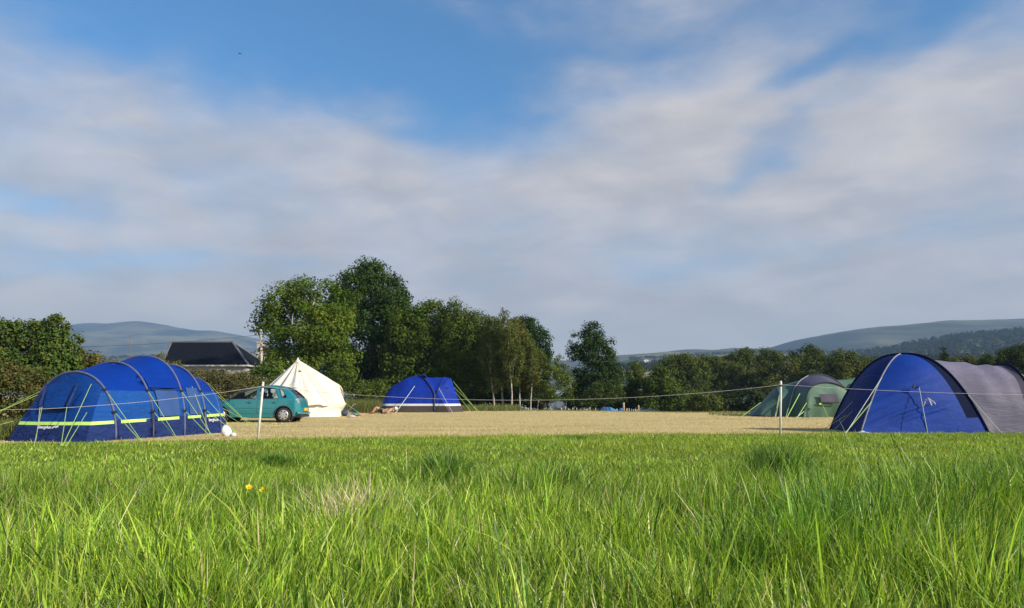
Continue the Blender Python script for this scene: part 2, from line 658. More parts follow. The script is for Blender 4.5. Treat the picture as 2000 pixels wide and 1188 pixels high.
M_HILL = hill_material('moorland', (0.034, 0.042, 0.026), (0.20, 0.185, 0.10), (0.030, 0.042, 0.018), 0.0022)
M_HILL2 = hill_material('heather slope', (0.055, 0.060, 0.035), (0.16, 0.145, 0.08), (0.035, 0.045, 0.022), 0.0035)
M_HILL3 = hill_material('farmed low hill', (0.05, 0.068, 0.03), (0.26, 0.25, 0.12), (0.03, 0.045, 0.018), 0.004)
hill('hills', [(-900, 690), (-500, 660), (-200, 642), (0, 640), (60, 643), (120, 641), (150, 633), (180, 631), (200, 634), (225, 631), (250, 629), (280, 629),
               (310, 634), (345, 640), (368, 643), (388, 647), (412, 644), (440, 650), (490, 659), (560, 669), (700, 684), (900, 695), (1080, 703), (1300, 716), (1500, 740)],
     1900, 4500, 5600, M_HILL, 11, 80)
hill('hills', [(850, 745), (1000, 722), (1120, 704), (1210, 694), (1290, 689), (1318, 683), (1350, 681), (1400, 684), (1425, 680), (1500, 681), (1525, 673), (1560, 663),
               (1600, 656), (1645, 647), (1700, 641), (1760, 636), (1800, 632), (1850, 627), (1950, 624), (2000, 623), (2200, 618), (2500, 616), (2900, 640)],
     1300, 2800, 3900, M_HILL2, 23, 45)
hill('hills', [(900, 768), (1050, 740), (1180, 704), (1240, 694), (1300, 687), (1400, 686), (1500, 690), (1600, 697), (1700, 702), (1850, 712), (2000, 730)],
     800, 1900, 2500, M_HILL3, 31, 16)
# the nearer slope on the right that carries a wood
M_SLOPE = hill_material('pasture slope', (0.07, 0.085, 0.03), (0.16, 0.15, 0.06), (0.05, 0.06, 0.02), 0.006)
SLOPE = hill('hills', [(1300, 790), (1450, 722), (1600, 703), (1690, 694), (1720, 690), (1750, 684), (1800, 675), (1860, 664), (1900, 660), (2000, 651), (2150, 640), (2400, 630), (2700, 650)],
             420, 1250, 1700, M_SLOPE, 41, 10, z0=-12.5)
# ================================================================== PLANTS
rng = np.random.default_rng(7)
M_LEAF = leaf_mat('tree leaves', 0.26, 0.6, 0.12, (1.35, 1.15, 0.45))
M_GRASS = leaf_mat('grass blades', 0.40, 0.42, 0.35, (1.15, 1.1, 0.5))
M_STRAW = leaf_mat('dry stems', 0.2, 0.6, 0.25, (1.1, 1.0, 0.8))
M_BARK = pm('bark', (0.10, 0.078, 0.055), (0.055, 0.042, 0.03), 9, 0.9, 0.6, 18, stretch=(1, 1, 0.25))
M_BARK_PALE = pm('pale bark', (0.50, 0.45, 0.37), (0.20, 0.16, 0.12), 5, 0.8, 0.4, 14, stretch=(1, 1, 0.6))


def unit(v):
    return v / np.maximum(1e-9, np.linalg.norm(v, axis=1))[:, None]


def leaves(C, Nrm, size, cols, asp=0.62, r=rng):
    """diamond leaves, slightly folded: 4 points each"""
    n = len(C)
    t = unit(np.cross(Nrm, unit(r.normal(size=(n, 3)))))
    b = np.cross(Nrm, t)
    s = (size * r.uniform(0.65, 1.35, n))[:, None] if np.isscalar(size) else (size * r.uniform(0.8, 1.2, n))[:, None]
    V = np.stack([C - t * s * 0.5, C + b * s * asp * 0.5 + Nrm * s * 0.10, C + t * s * 0.5 - Nrm * s * 0.06, C - b * s * asp * 0.5 + Nrm * s * 0.10], 1)
    return V.reshape(-1, 3), np.arange(4 * n).reshape(-1, 4), np.repeat(cols, 4, 0)


def crown(lobes, col, leaf=0.16, dens=1.0, clump=0.42, per=26, seed=1, droop=0.0, gaps=0.30, yellow=0.15, col2=None, up=0.45, flat=0.75):
    """lobes: (centre, radii). Leaves stand in clumps over the lobes' surfaces, with gaps between the clumps"""
    r = np.random.default_rng(seed)
    Cs = np.array([l[0] for l in lobes], float)
    Rs = np.array([l[1] for l in lobes], float)
    P, O, K = [], [], []
    for li in range(len(lobes)):
        rx, ry, rz = Rs[li]
        area = 4 * math.pi * ((rx * ry) ** 1.6 / 3 + (rx * rz) ** 1.6 / 3 + (ry * rz) ** 1.6 / 3) ** (1 / 1.6)
        n = max(6, int(area * dens / (clump * clump) * 1.05))
        d = unit(r.normal(size=(n, 3)))
        f = np.where(r.random(n) < 0.72, r.uniform(0.80, 1.0, n), r.uniform(0.25, 0.8, n))
        wob = 0.80 + 0.42 * vn3(d[:, 0] * 2.3 + li * 5, d[:, 1] * 2.3, d[:, 2] * 2.3, seed)
        p = Cs[li] + d * Rs[li] * (f * wob)[:, None]
        keep = (d[:, 2] > -0.75) | (r.random(n) < 0.35)
        for lj in range(len(lobes)):
            if lj != li:
                q = np.linalg.norm((p - Cs[lj]) / Rs[lj], axis=1)
                keep &= (q > 0.66) | (r.random(n) < 0.16)
        g = vn3(p[:, 0] / (clump * 3.0), p[:, 1] / (clump * 3.0), p[:, 2] / (clump * 2.2), seed + 5)
        keep &= g > gaps * 0.72
        P.append(p[keep])
        O.append(unit(d[keep] / Rs[li]))
        K.append(np.full(keep.sum(), li))
    P, O, K = np.concatenate(P), np.concatenate(O), np.concatenate(K)
    n = len(P)
    cr = clump * r.uniform(0.55, 1.35, n)
    cnt = np.maximum(4, (per * r.uniform(0.6, 1.4, n) * (cr / clump) ** 1.5)).astype(int)
    idx = np.repeat(np.arange(n), cnt)
    m = len(idx)
    off = unit(r.normal(size=(m, 3))) * (r.random(m) ** 0.45)[:, None] * cr[idx][:, None] * np.array([1, 1, flat])
    if droop:
        off[:, 2] = -np.abs(off[:, 2]) * (1 + droop * 2.5)
        off[:, :2] *= 0.6
    C = P[idx] + off
    Nn = unit(unit(off) * 0.65 + O[idx] * 0.45 + np.array([0, 0, up]) + r.normal(size=(m, 3)) * 0.55)
    base = np.array(col)
    c2 = np.array(col2 if col2 is not None else (col[0] * 1.7, col[1] * 1.35, col[2] * 0.9))
    tone = r.random(n) ** 2 * (yellow * 4)
    tone = np.clip(tone + 0.35 * (vn3(P[:, 0] / 1.7, P[:, 1] / 1.7, P[:, 2] / 1.7, seed + 9) - 0.5), 0, 1)
    cc = (base * (1 - tone[:, None]) + c2 * tone[:, None]) * r.uniform(0.72, 1.25, n)[:, None]
    cols = cc[idx] * r.uniform(0.75, 1.28, m)[:, None]
    return leaves(C, Nn, leaf, np.clip(cols, 0, 1), r=r)


def px_lobes(D, L):
    out = []
    for a in L:
        px, py, rx, ry = a[:4]
        dY = a[4] if len(a) > 4 else 0.0
        c = Q(px, py, D + dY)
        k = (D + dY) / 1500.0
        out.append((tuple(c), (rx * k, 0.85 * (rx * k * 0.6 + ry * k * 0.4), ry * k)))
    return out


def limbs(base, lobes, r0, bark, parent, seed=0, name='trunk', fork=0.35, bend=0.3, n_l=9):
    r = random.Random(seed)
    top = max(l[0][2] + 0.5 * l[1][2] for l in lobes)
    cx = sum(l[0][0] for l in lobes) / len(lobes)
    cy = sum(l[0][1] for l in lobes) / len(lobes)
    b = Vector(base) - Vector((0, 0, 0.15))
    t = Vector((cx, cy, top - 0.15 * (top - b.z)))
    mb = MB()
    pts, rad = [], []
    for i in range(9):
        f = i / 8
        p = b.lerp(t, f) + Vector((math.sin(f * 4 + seed) * bend * f * (1 - f) * 2, math.cos(f * 3 + seed) * bend * f * (1 - f) * 2, 0))
        pts.append(p)
        rad.append(r0 * (1.25 if i == 0 else 1.0) * (1 - 0.86 * f))
    mb.tube(pts, rad, 8)
    for l in sorted(lobes, key=lambda l: -l[1][0])[:n_l]:
        c = Vector(l[0])
        f = min(0.85, max(fork, (c.z - b.z) / max(0.1, t.z - b.z) - 0.25))
        s = b.lerp(t, f)
        k = max(0, min(8, int(f * 8)))
        s = pts[k].lerp(pts[min(8, k + 1)], f * 8 - k)
        mid = s.lerp(c, 0.5) + Vector((r.uniform(-.2, .2), r.uniform(-.2, .2), -0.12 * (c - s).length))
        rr = r0 * (1 - 0.8 * f) * 0.55
        mb.tube([s, mid, c, c + Vector((r.uniform(-.4, .4), r.uniform(-.4, .4), 0.6)) * min(1.0, l[1][2])], [rr, rr * 0.7, rr * 0.4, rr * 0.15], 6)
    return mb.build(name, bark, parent, sm=True)


def tree(name, label, D, base_px, L, col, r0=0.2, bark=None, cat='tree', group=None, seed=1, trunk=True, crown_name='crown', tdy=0.0, **kw):
    lobes = px_lobes(D, L)
    b = T(base_px, D + tdy)
    o = thing(name, label, cat, b, group)
    V, F, C = crown(lobes, col, seed=seed, **kw)
    fast_mesh(crown_name, V, F, M_LEAF, C, o)
    if trunk:
        limbs(b, lobes, r0, bark or M_BARK, o, seed)
    return o


def blades(P, h, w, lean, ldir, bend, cols, segs, face=None, r=rng, zoff=None):
    """tapering, leaning, bending strips; all arrays per blade"""
    n = len(P)
    z0 = ter(P[:, 0], P[:, 1]) - 0.01 if zoff is None else zoff
    th = r.uniform(0, math.pi, n) if face is None else face
    side = np.stack([np.cos(th), np.sin(th), np.zeros(n)], 1)
    dr = np.stack([np.cos(ldir), np.sin(ldir), np.zeros(n)], 1)
    rows = []
    for k in range(segs + 1):
        t = k / segs
        c = np.stack([P[:, 0], P[:, 1], z0], 1)
        c = c + dr * (h * (lean * t + bend * t * t))[:, None]
        c[:, 2] += h * t * (1 - 0.42 * bend * t)
        ww = (w * (0.75 + 0.5 * t - 1.15 * t * t if segs > 1 else (1.0 - 0.9 * t)))[:, None] * 0.5
        ww = np.maximum(ww, (w * 0.05)[:, None])
        rows.append(c - side * ww)
        rows.append(c + side * ww)
    V = np.stack(rows, 1).reshape(-1, 3)
    m = 2 * (segs + 1)
    base = (np.arange(n) * m)[:, None]
    F = np.concatenate([base + np.array([2 * k, 2 * k + 1, 2 * k + 3, 2 * k + 2]) for k in range(segs)], 0)
    return V, F, np.repeat(cols, m, 0)


def wedge(n, y0, y1, pad=0.7, slope=0.72, r=rng):
    """random points on the ground the camera (or one beside it) could see between two distances"""
    y = np.sqrt(r.uniform(y0 * y0, y1 * y1, n))
    x = r.uniform(-1, 1, n) * (slope * y + pad)
    return np.stack([x, y], 1)


def palette(n, base, kinds, r=rng):
    k = r.choice(len(kinds), n, p=[q[1] for q in kinds])
    c = np.array([q[0] for q in kinds])[k]
    return np.clip(c * r.uniform(0.72, 1.3, n)[:, None] * base, 0, 1)


GREENS = [((0.305, 0.445, 0.044), 0.36), ((0.210, 0.360, 0.034), 0.27), ((0.420, 0.520, 0.080), 0.20), ((0.060, 0.155, 0.022), 0.14), ((0.60, 0.50, 0.28), 0.03)]
TUSSOCKS = [(-0.75, 8.1, 0.45, 0.26), (2.75, 8.0, 0.42, 0.36), (0.35, 7.2, 0.6, 0.13), (-3.2, 10.6, 0.45, 0.16), (1.55, 4.1, 0.45, 0.20), (2.1, 4.7, 0.5, 0.24), (3.3, 6.0, 1.0, 0.14), (4.6, 7.2, 1.0, 0.15),
            (1.2, 15.5, 0.8, 0.10), (-5.2, 8.0, 0.9, 0.10), (-2.0, 6.0, 0.7, 0.08), (-1.66, 4.55, 0.30, -0.10), (2.2, 2.6, 0.6, 0.10)]


def sward_height(x, y):
    tall = 1 - smooth(6.0, 9.2, y + 1.3 * (vn2(x * 0.8, y * 0.8, 5) - 0.5) - 0.12 * np.maximum(x, 0))
    h = 0.070 + tall * (0.068 + 0.150 * fbm2(x * 1.1, y * 1.1, 8, 3))
    for tx, ty, s, e in TUSSOCKS:
        h = h + e * np.exp(-((x - tx) ** 2 + (y - ty) ** 2) / (s * s))
    return h


def build_grass():
    r = np.random.default_rng(21)
    parts = []
    for y0, y1, n, segs, wk in [(0.85, 2.2, 25000, 4, 0.92), (2.2, 4.0, 50000, 4, 0.95), (4.0, 7.0, 84000, 3, 1.05), (7.0, 11.0, 84000, 2, 1.5), (11.0, 22.5, 150000, 1, 2.2)]:
        P = wedge(n, y0, y1, r=r)
        e = green_edge(P[:, 0]) + 1.7 * (vn2(P[:, 0] * 0.9, P[:, 1] * 0.9, 4) - 0.5)
        P = P[P[:, 1] < e + r.normal(0, 0.45, n)]
        # tufts: pull blades towards clump centres
        q = np.round(P / 0.11 + 0.7 * (vn2(P[:, 0] * 3, P[:, 1] * 3, 2) - 0.5)[:, None]) * 0.11
        P = P * 0.72 + q * 0.28
        n = len(P)
        H = sward_height(P[:, 0], P[:, 1])
        h = H * r.uniform(0.40, 1.12, n) * np.where(r.random(n) < 0.05, 1.4, 1.0) * (0.55 + 0.9 * vn2(P[:, 0] * 4.5, P[:, 1] * 4.5, 77))
        broad = r.random(n) < (0.27 if y1 < 8 else 0.07)
        w = np.where(broad, r.uniform(0.0085, 0.0165, n), r.uniform(0.0034, 0.0078, n)) * wk
        h = np.where(broad, h * 1.12, h)
        ldir = 9.0 * vn2(P[:, 0] * 2.6, P[:, 1] * 2.6, 91) + r.normal(0, 1.3, n)
        lean = np.abs(r.normal(0.05, 0.24, n))
        bend = np.clip(np.abs(r.normal(0.04, 0.30, n)), 0, 1.15)
        patch = fbm2(P[:, 0] * 0.7, P[:, 1] * 0.7, 12, 3)
        cols = palette(n, 1.0, GREENS, r)
        cols *= (0.66 + 0.70 * patch)[:, None] * r.choice([0.50, 1.0, 1.30], n, p=[0.28, 0.47, 0.25])[:, None]
        # deep green rank growth on the tussocks
        rank = np.zeros(n)
        for tx, ty, s, ee in TUSSOCKS:
            rank += (ee > 0.05) * np.exp(-((P[:, 0] - tx) ** 2 + (P[:, 1] - ty) ** 2) / (s * s)) * min(1, ee * 5)
        rank = np.clip(rank, 0, 1)[:, None] * 0.85
        cols = cols * (1 - rank) + cols * np.array([0.48, 0.72, 0.8]) * rank
        if y1 > 20:
            yel = smooth(0.45, 0.7, fbm2(P[:, 0] * 0.35, P[:, 1] * 0.8, 40, 3))[:, None] * 0.55
            cols = cols * (1 - yel) + np.array([0.34, 0.40, 0.04]) * r.uniform(0.8, 1.2, n)[:, None] * yel
        V, F, C = blades(P, h, w, lean, ldir, bend, cols, segs, r=r)
        parts.append((V, F, C))
    for k, (V, F, C) in enumerate(parts):
        o = fast_mesh('grass', V, F, M_GRASS, C)
        tag(o, ['thick long green grass nearest the camera', 'long green grass a few steps away', 'tussocky green grass in the middle of the meadow',
                'long meadow grass giving way to shorter sward', 'short green sward beside the dry mown field'][k], 'grass', kind='stuff')
    # broad reed-like blades standing above the rest
    n = 360
    P = np.stack([r.normal(1.95, 0.6, n), r.normal(4.4, 0.8, n)], 1)
    P2 = wedge(900, 1.3, 7.5, r=r)
    P = np.concatenate([P, P2])
    P = P[P[:, 1] > 1.0]
    n = len(P)
    h = r.uniform(0.20, 0.40, n) + 0.10 * (np.abs(P[:, 0] - 1.9) < 1.0)
    V, F, C = blades(P, h, r.uniform(0.008, 0.0125, n), np.abs(r.normal(0.1, 0.18, n)), r.normal(0, 1.5, n), np.clip(np.abs(r.normal(0.2, 0.4, n)), 0, 1.2),
                     palette(n, 1.0, [((0.17, 0.34, 0.035), .5), ((0.25, 0.42, 0.045), .35), ((0.07, 0.17, 0.03), .15)], r), 6, r=r)
    o = fast_mesh('reed_grass', V, F, M_GRASS, C)
    tag(o, 'broad bladed taller grass standing above the green meadow', 'grass', kind='stuff')
    # bleached dead stems
    spots = [(-1.05, 5.4, .22, 150), (-2.9, 3.4, .12, 26), (-2.75, 3.1, .14, 30), (-1.5, 2.55, .12, 40), (-2.0, 5.0, .10, 14), (-1.85, 5.2, .05, 8), (-0.75, 2.7, .14, 36), (-1.3, 2.3, .15, 40),
             (0.7, 2.5, .18, 26), (1.2, 2.7, .25, 30), (0.05, 2.9, .25, 24), (2.2, 3.2, .3, 24), (-0.6, 4.6, .3, 40), (0.5, 5.8, .2, 20)]
    P = np.concatenate([np.stack([r.normal(x, s, k), r.normal(y, s, k)], 1) for x, y, s, k in spots] + [wedge(2600, 1.0, 7.5, r=r)])
    P = P[P[:, 1] > 1.0]
    n = len(P)
    H = sward_height(P[:, 0], P[:, 1])
    h = np.clip(H * r.uniform(0.55, 1.20, n), 0.08, 0.42)
    V, F, C = blades(P, h, r.uniform(0.0030, 0.0066, n), np.abs(r.normal(0.2, 0.35, n)), r.uniform(0, 6.3, n), np.abs(r.normal(0, 0.3, n)),
                     palette(n, 1.0, [((0.78, 0.68, 0.48), .6), ((0.56, 0.42, 0.25), .20), ((0.85, 0.79, 0.64), .20)], r), 3, r=r)
    o = fast_mesh('dead_grass', V, F, M_STRAW, C)
    tag(o, 'bleached dead grass stems scattered through the green meadow', 'dry grass', kind='stuff')


build_grass()


def build_tufts():
    r = np.random.default_rng(27)
    T_ = [(-0.74, 8.3, 0.26, 0.40, 900, 'dark rank grass tussock left of centre in the meadow'), (2.82, 8.3, 0.27, 0.50, 1000, 'tallest dark grass tussock in front of the upright white post'), (-3.25, 10.6, 0.34, 0.20, 700, 'low dark grass tussock behind the yellow flowers'),
          (1.35, 16.6, 0.30, 0.17, 700, 'small dark grass tussock at the edge of the dry field'), (0.45, 7.6, 0.30, 0.30, 500, 'loose green tussock right of the dark one at the centre'), (4.9, 7.4, 0.40, 0.36, 800, 'arching green tussock at the right edge of the meadow'),
          (1.82, 4.2, 0.20, 0.50, 260, 'tall upright green tuft in front of the dome tent'), (2.38, 4.7, 0.20, 0.48, 260, 'second tall green tuft just right of the upright one'), (2.55, 3.3, 0.20, 0.36, 220, 'green tuft nearest the camera on the right')]
    for x, y, s, hh, n, lab in T_:
        a = r.uniform(0, 6.283, n)
        q = np.abs(r.normal(0, 0.42, n)) * s
        P = np.stack([x + q * np.cos(a), y + q * np.sin(a)], 1)
        V, F, C = blades(P, hh * r.uniform(0.5, 1.15, n) * np.exp(-(q / s) ** 2 * 0.35), r.uniform(0.006, 0.011, n), 0.15 + 0.45 * q / s * r.uniform(0.5, 1.2, n), a + r.normal(0, 0.5, n), np.abs(r.normal(0.45, 0.4, n)),
                         palette(n, 1.0, [((0.060, 0.145, 0.030), .55), ((0.12, 0.22, 0.035), .25), ((0.035, 0.09, 0.028), .20)], r), 5, r=r)
        tag(fast_mesh('grass_tussock', V, F, M_GRASS, C), lab, 'grass tussock', 'darker tussocks in the meadow')
    n = 190
    x, y = -1.08, 5.40
    P = np.stack([r.normal(x, 0.13, n), r.normal(y, 0.12, n)], 1)
    up = r.random(n) < 0.30
    V, F, C = blades(P, np.where(up, r.uniform(0.32, 0.46, n), r.uniform(0.22, 0.34, n)), r.uniform(0.0045, 0.0085, n), np.where(up, np.abs(r.normal(0.25, 0.2, n)), np.abs(r.normal(0.7, 0.4, n))), np.where(r.random(n) < 0.6, math.pi, 0) + r.normal(0, 0.8, n), r.normal(0, 0.25, n),
                     palette(n, 1.0, [((0.78, 0.66, 0.46), .7), ((0.58, 0.44, 0.28), .3)], r), 4, r=r)
    tag(fast_mesh('dead_grass_clump', V, F, M_STRAW, C), 'bleached tangle of dead grass stems standing out of the green left of centre', 'dead grass')
    x, y = -0.36, 2.85
    V, F, C = blades(np.array([[x, y], [x + 0.01, y]]), np.array([0.40, 0.30]), np.array([0.006, 0.005]), np.array([0.03, 0.12]), np.array([0.2, 0.3]), np.array([0.0, 0.5]), np.array([[0.70, 0.58, 0.36], [0.62, 0.48, 0.28]]), 8, face=np.array([0.1, 0.2]), r=r)
    tag(fast_mesh('dead_stalk', V, F, M_STRAW, C), 'single tall pale dead stalk standing nearest the camera', 'dead stalk')


build_tufts()


def build_stubble():
    r = np.random.default_rng(33)
    n = 230000
    y = 15 + 37 * r.random(n) ** 1.7
    x = r.uniform(-1, 1, n) * (0.74 * y + 1)
    e = green_edge(x) + 0.8 * (vn2(x * 0.9, y * 0.9, 4) - 0.5)
    ok = (y > e - 0.6 * r.random(n)) & (y < 51)
    P = np.stack([x[ok], y[ok]], 1)
    n = len(P)
    d = P[:, 1]
    h = r.uniform(0.012, 0.036, n) * (1 + 0.01 * d)
    grn = smooth(0.50, 0.72, fbm2(P[:, 0] * 0.35, P[:, 1] * 0.8, 61, 3)) + 0.8 * np.exp(-np.maximum(0, d - green_edge(P[:, 0])) / 0.9)
    cols = (0.84 + 0.32 * fbm2(P[:, 0] * 0.5, P[:, 1] * 1.6, 66, 4))[:, None] * palette(n, 1.0, [((0.64, 0.515, 0.265), .60), ((0.59, 0.465, 0.225), .30), ((0.69, 0.57, 0.32), .10)], r)
    g = (r.random(n) < np.clip(grn * 0.55, 0, 0.8))[:, None]
    cols = np.where(g, palette(n, 1.0, [((0.16, 0.19, 0.035), .6), ((0.25, 0.23, 0.06), .4)], r), cols)
    V, F, C = blades(P, h, r.uniform(0.006, 0.014, n) * (0.5 + d / 34), np.abs(r.normal(0.4, 0.5, n)), r.uniform(0, 6.3, n), np.zeros(n), cols, 1, face=r.normal(0, 0.5, n), r=r)
    o = fast_mesh('stubble', V, F, M_STRAW, C)
    tag(o, 'pale dry stubble of the mown camping field', 'dry grass', kind='stuff')
    # rank grass along the field's far margins
    zones = [(660, 745, 42.0, 50.0, 9000, 0.75), (900, 1015, 47.5, 53.0, 6000, 0.42), (1015, 1460, 48.5, 53.0, 6000, 0.11), (350, 560, 38.0, 43.0, 6000, 0.5), (-60, 60, 17.0, 24.0, 3500, 0.45), (1380, 1500, 41.0, 50.0, 1500, 0.16)]
    Vs, Fs, Cs, b = [], [], [], 0
    for p0, p1, y0, y1, n, hh in zones:
        yy = r.uniform(y0, y1, n)
        xx = (r.uniform(p0, p1, n) - 1000) / 1500 * yy
        P = np.stack([xx, yy], 1)
        h = hh * r.uniform(0.35, 1.1, n) * (0.45 + 0.9 * fbm2(xx * 0.8, yy * 0.8, 70, 3))
        cols = palette(n, 1.0, [((0.15, 0.19, 0.035), .40), ((0.26, 0.23, 0.08), .25), ((0.075, 0.12, 0.02), .30), ((0.4, 0.33, 0.17), .05)], r)
        V, F, C = blades(P, h, r.uniform(0.012, 0.03, n), np.abs(r.normal(0.1, 0.2, n)), r.uniform(0, 6.3, n), np.abs(r.normal(0.1, 0.2, n)), cols, 2, face=r.normal(0, 0.6, n), r=r)
        Vs.append(V)
        Fs.append(F + b)
        Cs.append(C)
        b += len(V)
    o = fast_mesh('rough_grass', np.concatenate(Vs), np.concatenate(Fs), M_GRASS, np.concatenate(Cs))
    tag(o, 'rank seeding grass along the field margins below the trees', 'rough grass', kind='stuff')


build_stubble()


# ------------------------------------------------------------------ trees
def build_trees():
    tree('sycamore_tree', 'bright yellow green spreading tree directly behind the white bell tent', 52, 585,
         [(560, 600, 48, 42), (615, 585, 50, 42), (520, 632, 36, 28), (648, 632, 42, 42), (600, 660, 66, 40), (545, 672, 46, 38), (592, 562, 30, 22, 1), (655, 588, 36, 42, 2), (640, 690, 50, 34),
          (578, 716, 44, 34, -1), (500, 640, 18, 16), (655, 735, 34, 32, -1), (620, 640, 40, 40, -2), (570, 630, 40, 36, -2)],
         (0.072, 0.128, 0.013), r0=0.34, bark=M_BARK_PALE, seed=3, leaf=0.18, clump=0.70, per=84, dens=1.0, yellow=0.13, col2=(0.19, 0.22, 0.018), gaps=0.46)
    tree('broadleaf_tree', 'tallest dark green tree, rising behind the bright spreading tree', 64, 722,
         [(718, 545, 48, 32), (745, 575, 52, 38), (690, 568, 42, 38), (762, 608, 38, 36), (700, 640, 56, 54), (738, 655, 56, 56), (700, 700, 58, 46), (725, 530, 24, 18), (668, 600, 30, 40, 2), (770, 590, 24, 24), (752, 548, 24, 22), (780, 640, 44, 52, 1), (655, 650, 38, 56, 1), (740, 720, 60, 40)],
         (0.036, 0.076, 0.010), r0=0.42, seed=5, leaf=0.20, clump=0.78, per=84, yellow=0.07, gaps=0.46)
    tree('oak_tree', 'dense dark tree right behind the blue tent with the brown skirt', 61, 838,
         [(830, 632, 40, 34), (868, 636, 36, 34), (802, 662, 38, 42), (850, 682, 54, 48), (812, 735, 54, 54), (862, 748, 48, 46), (780, 700, 34, 40), (840, 612, 34, 22), (770, 760, 40, 36), (795, 645, 40, 40), (900, 660, 30, 40)],
         (0.066, 0.112, 0.014), r0=0.34, seed=8, leaf=0.18, clump=0.62, per=62, yellow=0.12, gaps=0.26)
    tree('alder_tree', 'dark bushy tree with a pale feathery leader, left of the birches', 60, 905,
         [(893, 630, 32, 34), (930, 640, 30, 30), (905, 672, 40, 44), (920, 735, 40, 46), (885, 600, 12, 16), (890, 700, 40, 40), (930, 650, 26, 28), (900, 770, 36, 30)],
         (0.072, 0.112, 0.016), r0=0.22, seed=12, leaf=0.15, clump=0.52, per=50, yellow=0.16, gaps=0.24)
    tree('broadleaf_tree', 'round dark tree showing behind and above the birches', 68, 1040,
         [(1025, 638, 26, 20), (1044, 656, 26, 26), (1052, 690, 22, 34), (1018, 670, 36, 40), (1062, 692, 12, 10)],
         (0.024, 0.055, 0.010), r0=0.28, seed=14, leaf=0.18, clump=0.5, per=44, yellow=0.05, gaps=0.2)
    tree('broadleaf_tree', 'dark leafy tree filling the gap behind the birch trunks', 65, 968,
         [(950, 690, 36, 50), (985, 700, 36, 52), (1015, 715, 36, 48), (960, 745, 40, 40), (1005, 755, 40, 36), (935, 740, 30, 40)],
         (0.042, 0.076, 0.012), r0=0.2, seed=15, leaf=0.19, clump=0.52, per=44, yellow=0.08, gaps=0.14)
    tree('broadleaf_tree', 'dark tree standing furthest back, closing the gap right of the tallest tree', 71, 800,
         [(800, 650, 40, 46), (770, 690, 50, 50), (830, 690, 50, 50), (880, 690, 50, 46), (790, 740, 60, 40), (860, 745, 60, 40), (920, 700, 40, 50), (720, 735, 60, 44)],
         (0.044, 0.082, 0.011), r0=0.24, seed=16, leaf=0.21, clump=0.6, per=44, yellow=0.06, gaps=0.14)
    birch = [('tall pale birch with the straightest white trunk', 998, 56.0, [(990, 640, 22, 26), (1000, 675, 26, 36), (985, 612, 8, 14), (1004, 715, 24, 34), (996, 655, 18, 22)], 0.075),
             ('feathery birch on the left edge of the birch row', 966, 57.0, [(958, 645, 22, 28), (965, 685, 24, 36), (950, 632, 14, 16), (970, 728, 22, 34), (952, 700, 20, 28)], 0.085),
             ('birch with a low forked grey trunk, second of the row', 985, 58.5, [(976, 660, 20, 32), (982, 705, 20, 40), (972, 628, 12, 16), (992, 745, 18, 24)], 0.11),
             ('slender birch with yellowing top', 1018, 57.0, [(1012, 650, 20, 24), (1022, 690, 22, 34), (1024, 735, 20, 30), (1008, 628, 9, 12)], 0.06),
             ('thin birch near the white sheet', 1038, 56.5, [(1034, 690, 18, 28), (1040, 725, 18, 30), (1030, 664, 12, 18)], 0.06),
             ('thin birch beside the brown shelter', 1047, 58.0, [(1050, 705, 18, 26), (1054, 745, 18, 26)], 0.055)]
    for i, (lab, px, D, L, r0) in enumerate(birch):
        tree('birch_tree', lab, D, px, L, (0.100, 0.128, 0.028) if i != 3 else (0.125, 0.122, 0.024), r0=r0, bark=M_BARK_PALE, group='birches at the end of the field', seed=20 + i, leaf=0.105, clump=0.36, per=44,
             droop=0.5, yellow=0.14, gaps=0.34, up=0.2, col2=(0.12, 0.125, 0.03))
    tree('young_tree', 'light green young tree in front of the grey shed', 57, 1072, [(1075, 720, 22, 20), (1085, 745, 26, 22), (1068, 752, 20, 18), (1078, 772, 16, 14)],
         (0.075, 0.115, 0.018), r0=0.05, bark=M_BARK_PALE, seed=31, leaf=0.13, clump=0.34, per=22, yellow=0.2)
    tree('young_tree', 'light green sapling between the young tree and the lone dark tree', 59, 1103, [(1098, 730, 18, 18), (1105, 752, 18, 18), (1092, 708, 10, 12), (1108, 776, 14, 16)],
         (0.070, 0.112, 0.018), r0=0.045, bark=M_BARK_PALE, seed=32, leaf=0.13, clump=0.34, per=22, yellow=0.2)
    tree('lone_tree', 'lone dark green tree standing apart with open sky on both sides', 60, 1156,
         [(1157, 652, 17, 20), (1128, 670, 17, 16), (1172, 676, 28, 24), (1148, 700, 24, 22), (1184, 705, 24, 24), (1168, 735, 38, 30), (1138, 735, 24, 28), (1160, 637, 6, 8), (1195, 735, 22, 28), (1145, 668, 20, 22), (1165, 700, 30, 30), (1125, 690, 16, 20), (1160, 765, 40, 26)],
         (0.030, 0.062, 0.012), r0=0.13, seed=35, leaf=0.14, clump=0.42, per=46, yellow=0.06, gaps=0.30)
    tree('shrub', 'low olive shrubs at the foot of the lone tree', 57, 1190, [(1180, 765, 26, 22), (1205, 770, 18, 22), (1150, 780, 16, 14)], (0.06, 0.095, 0.02), r0=0.05, cat='shrub', seed=36, leaf=0.13, clump=0.36, per=22)
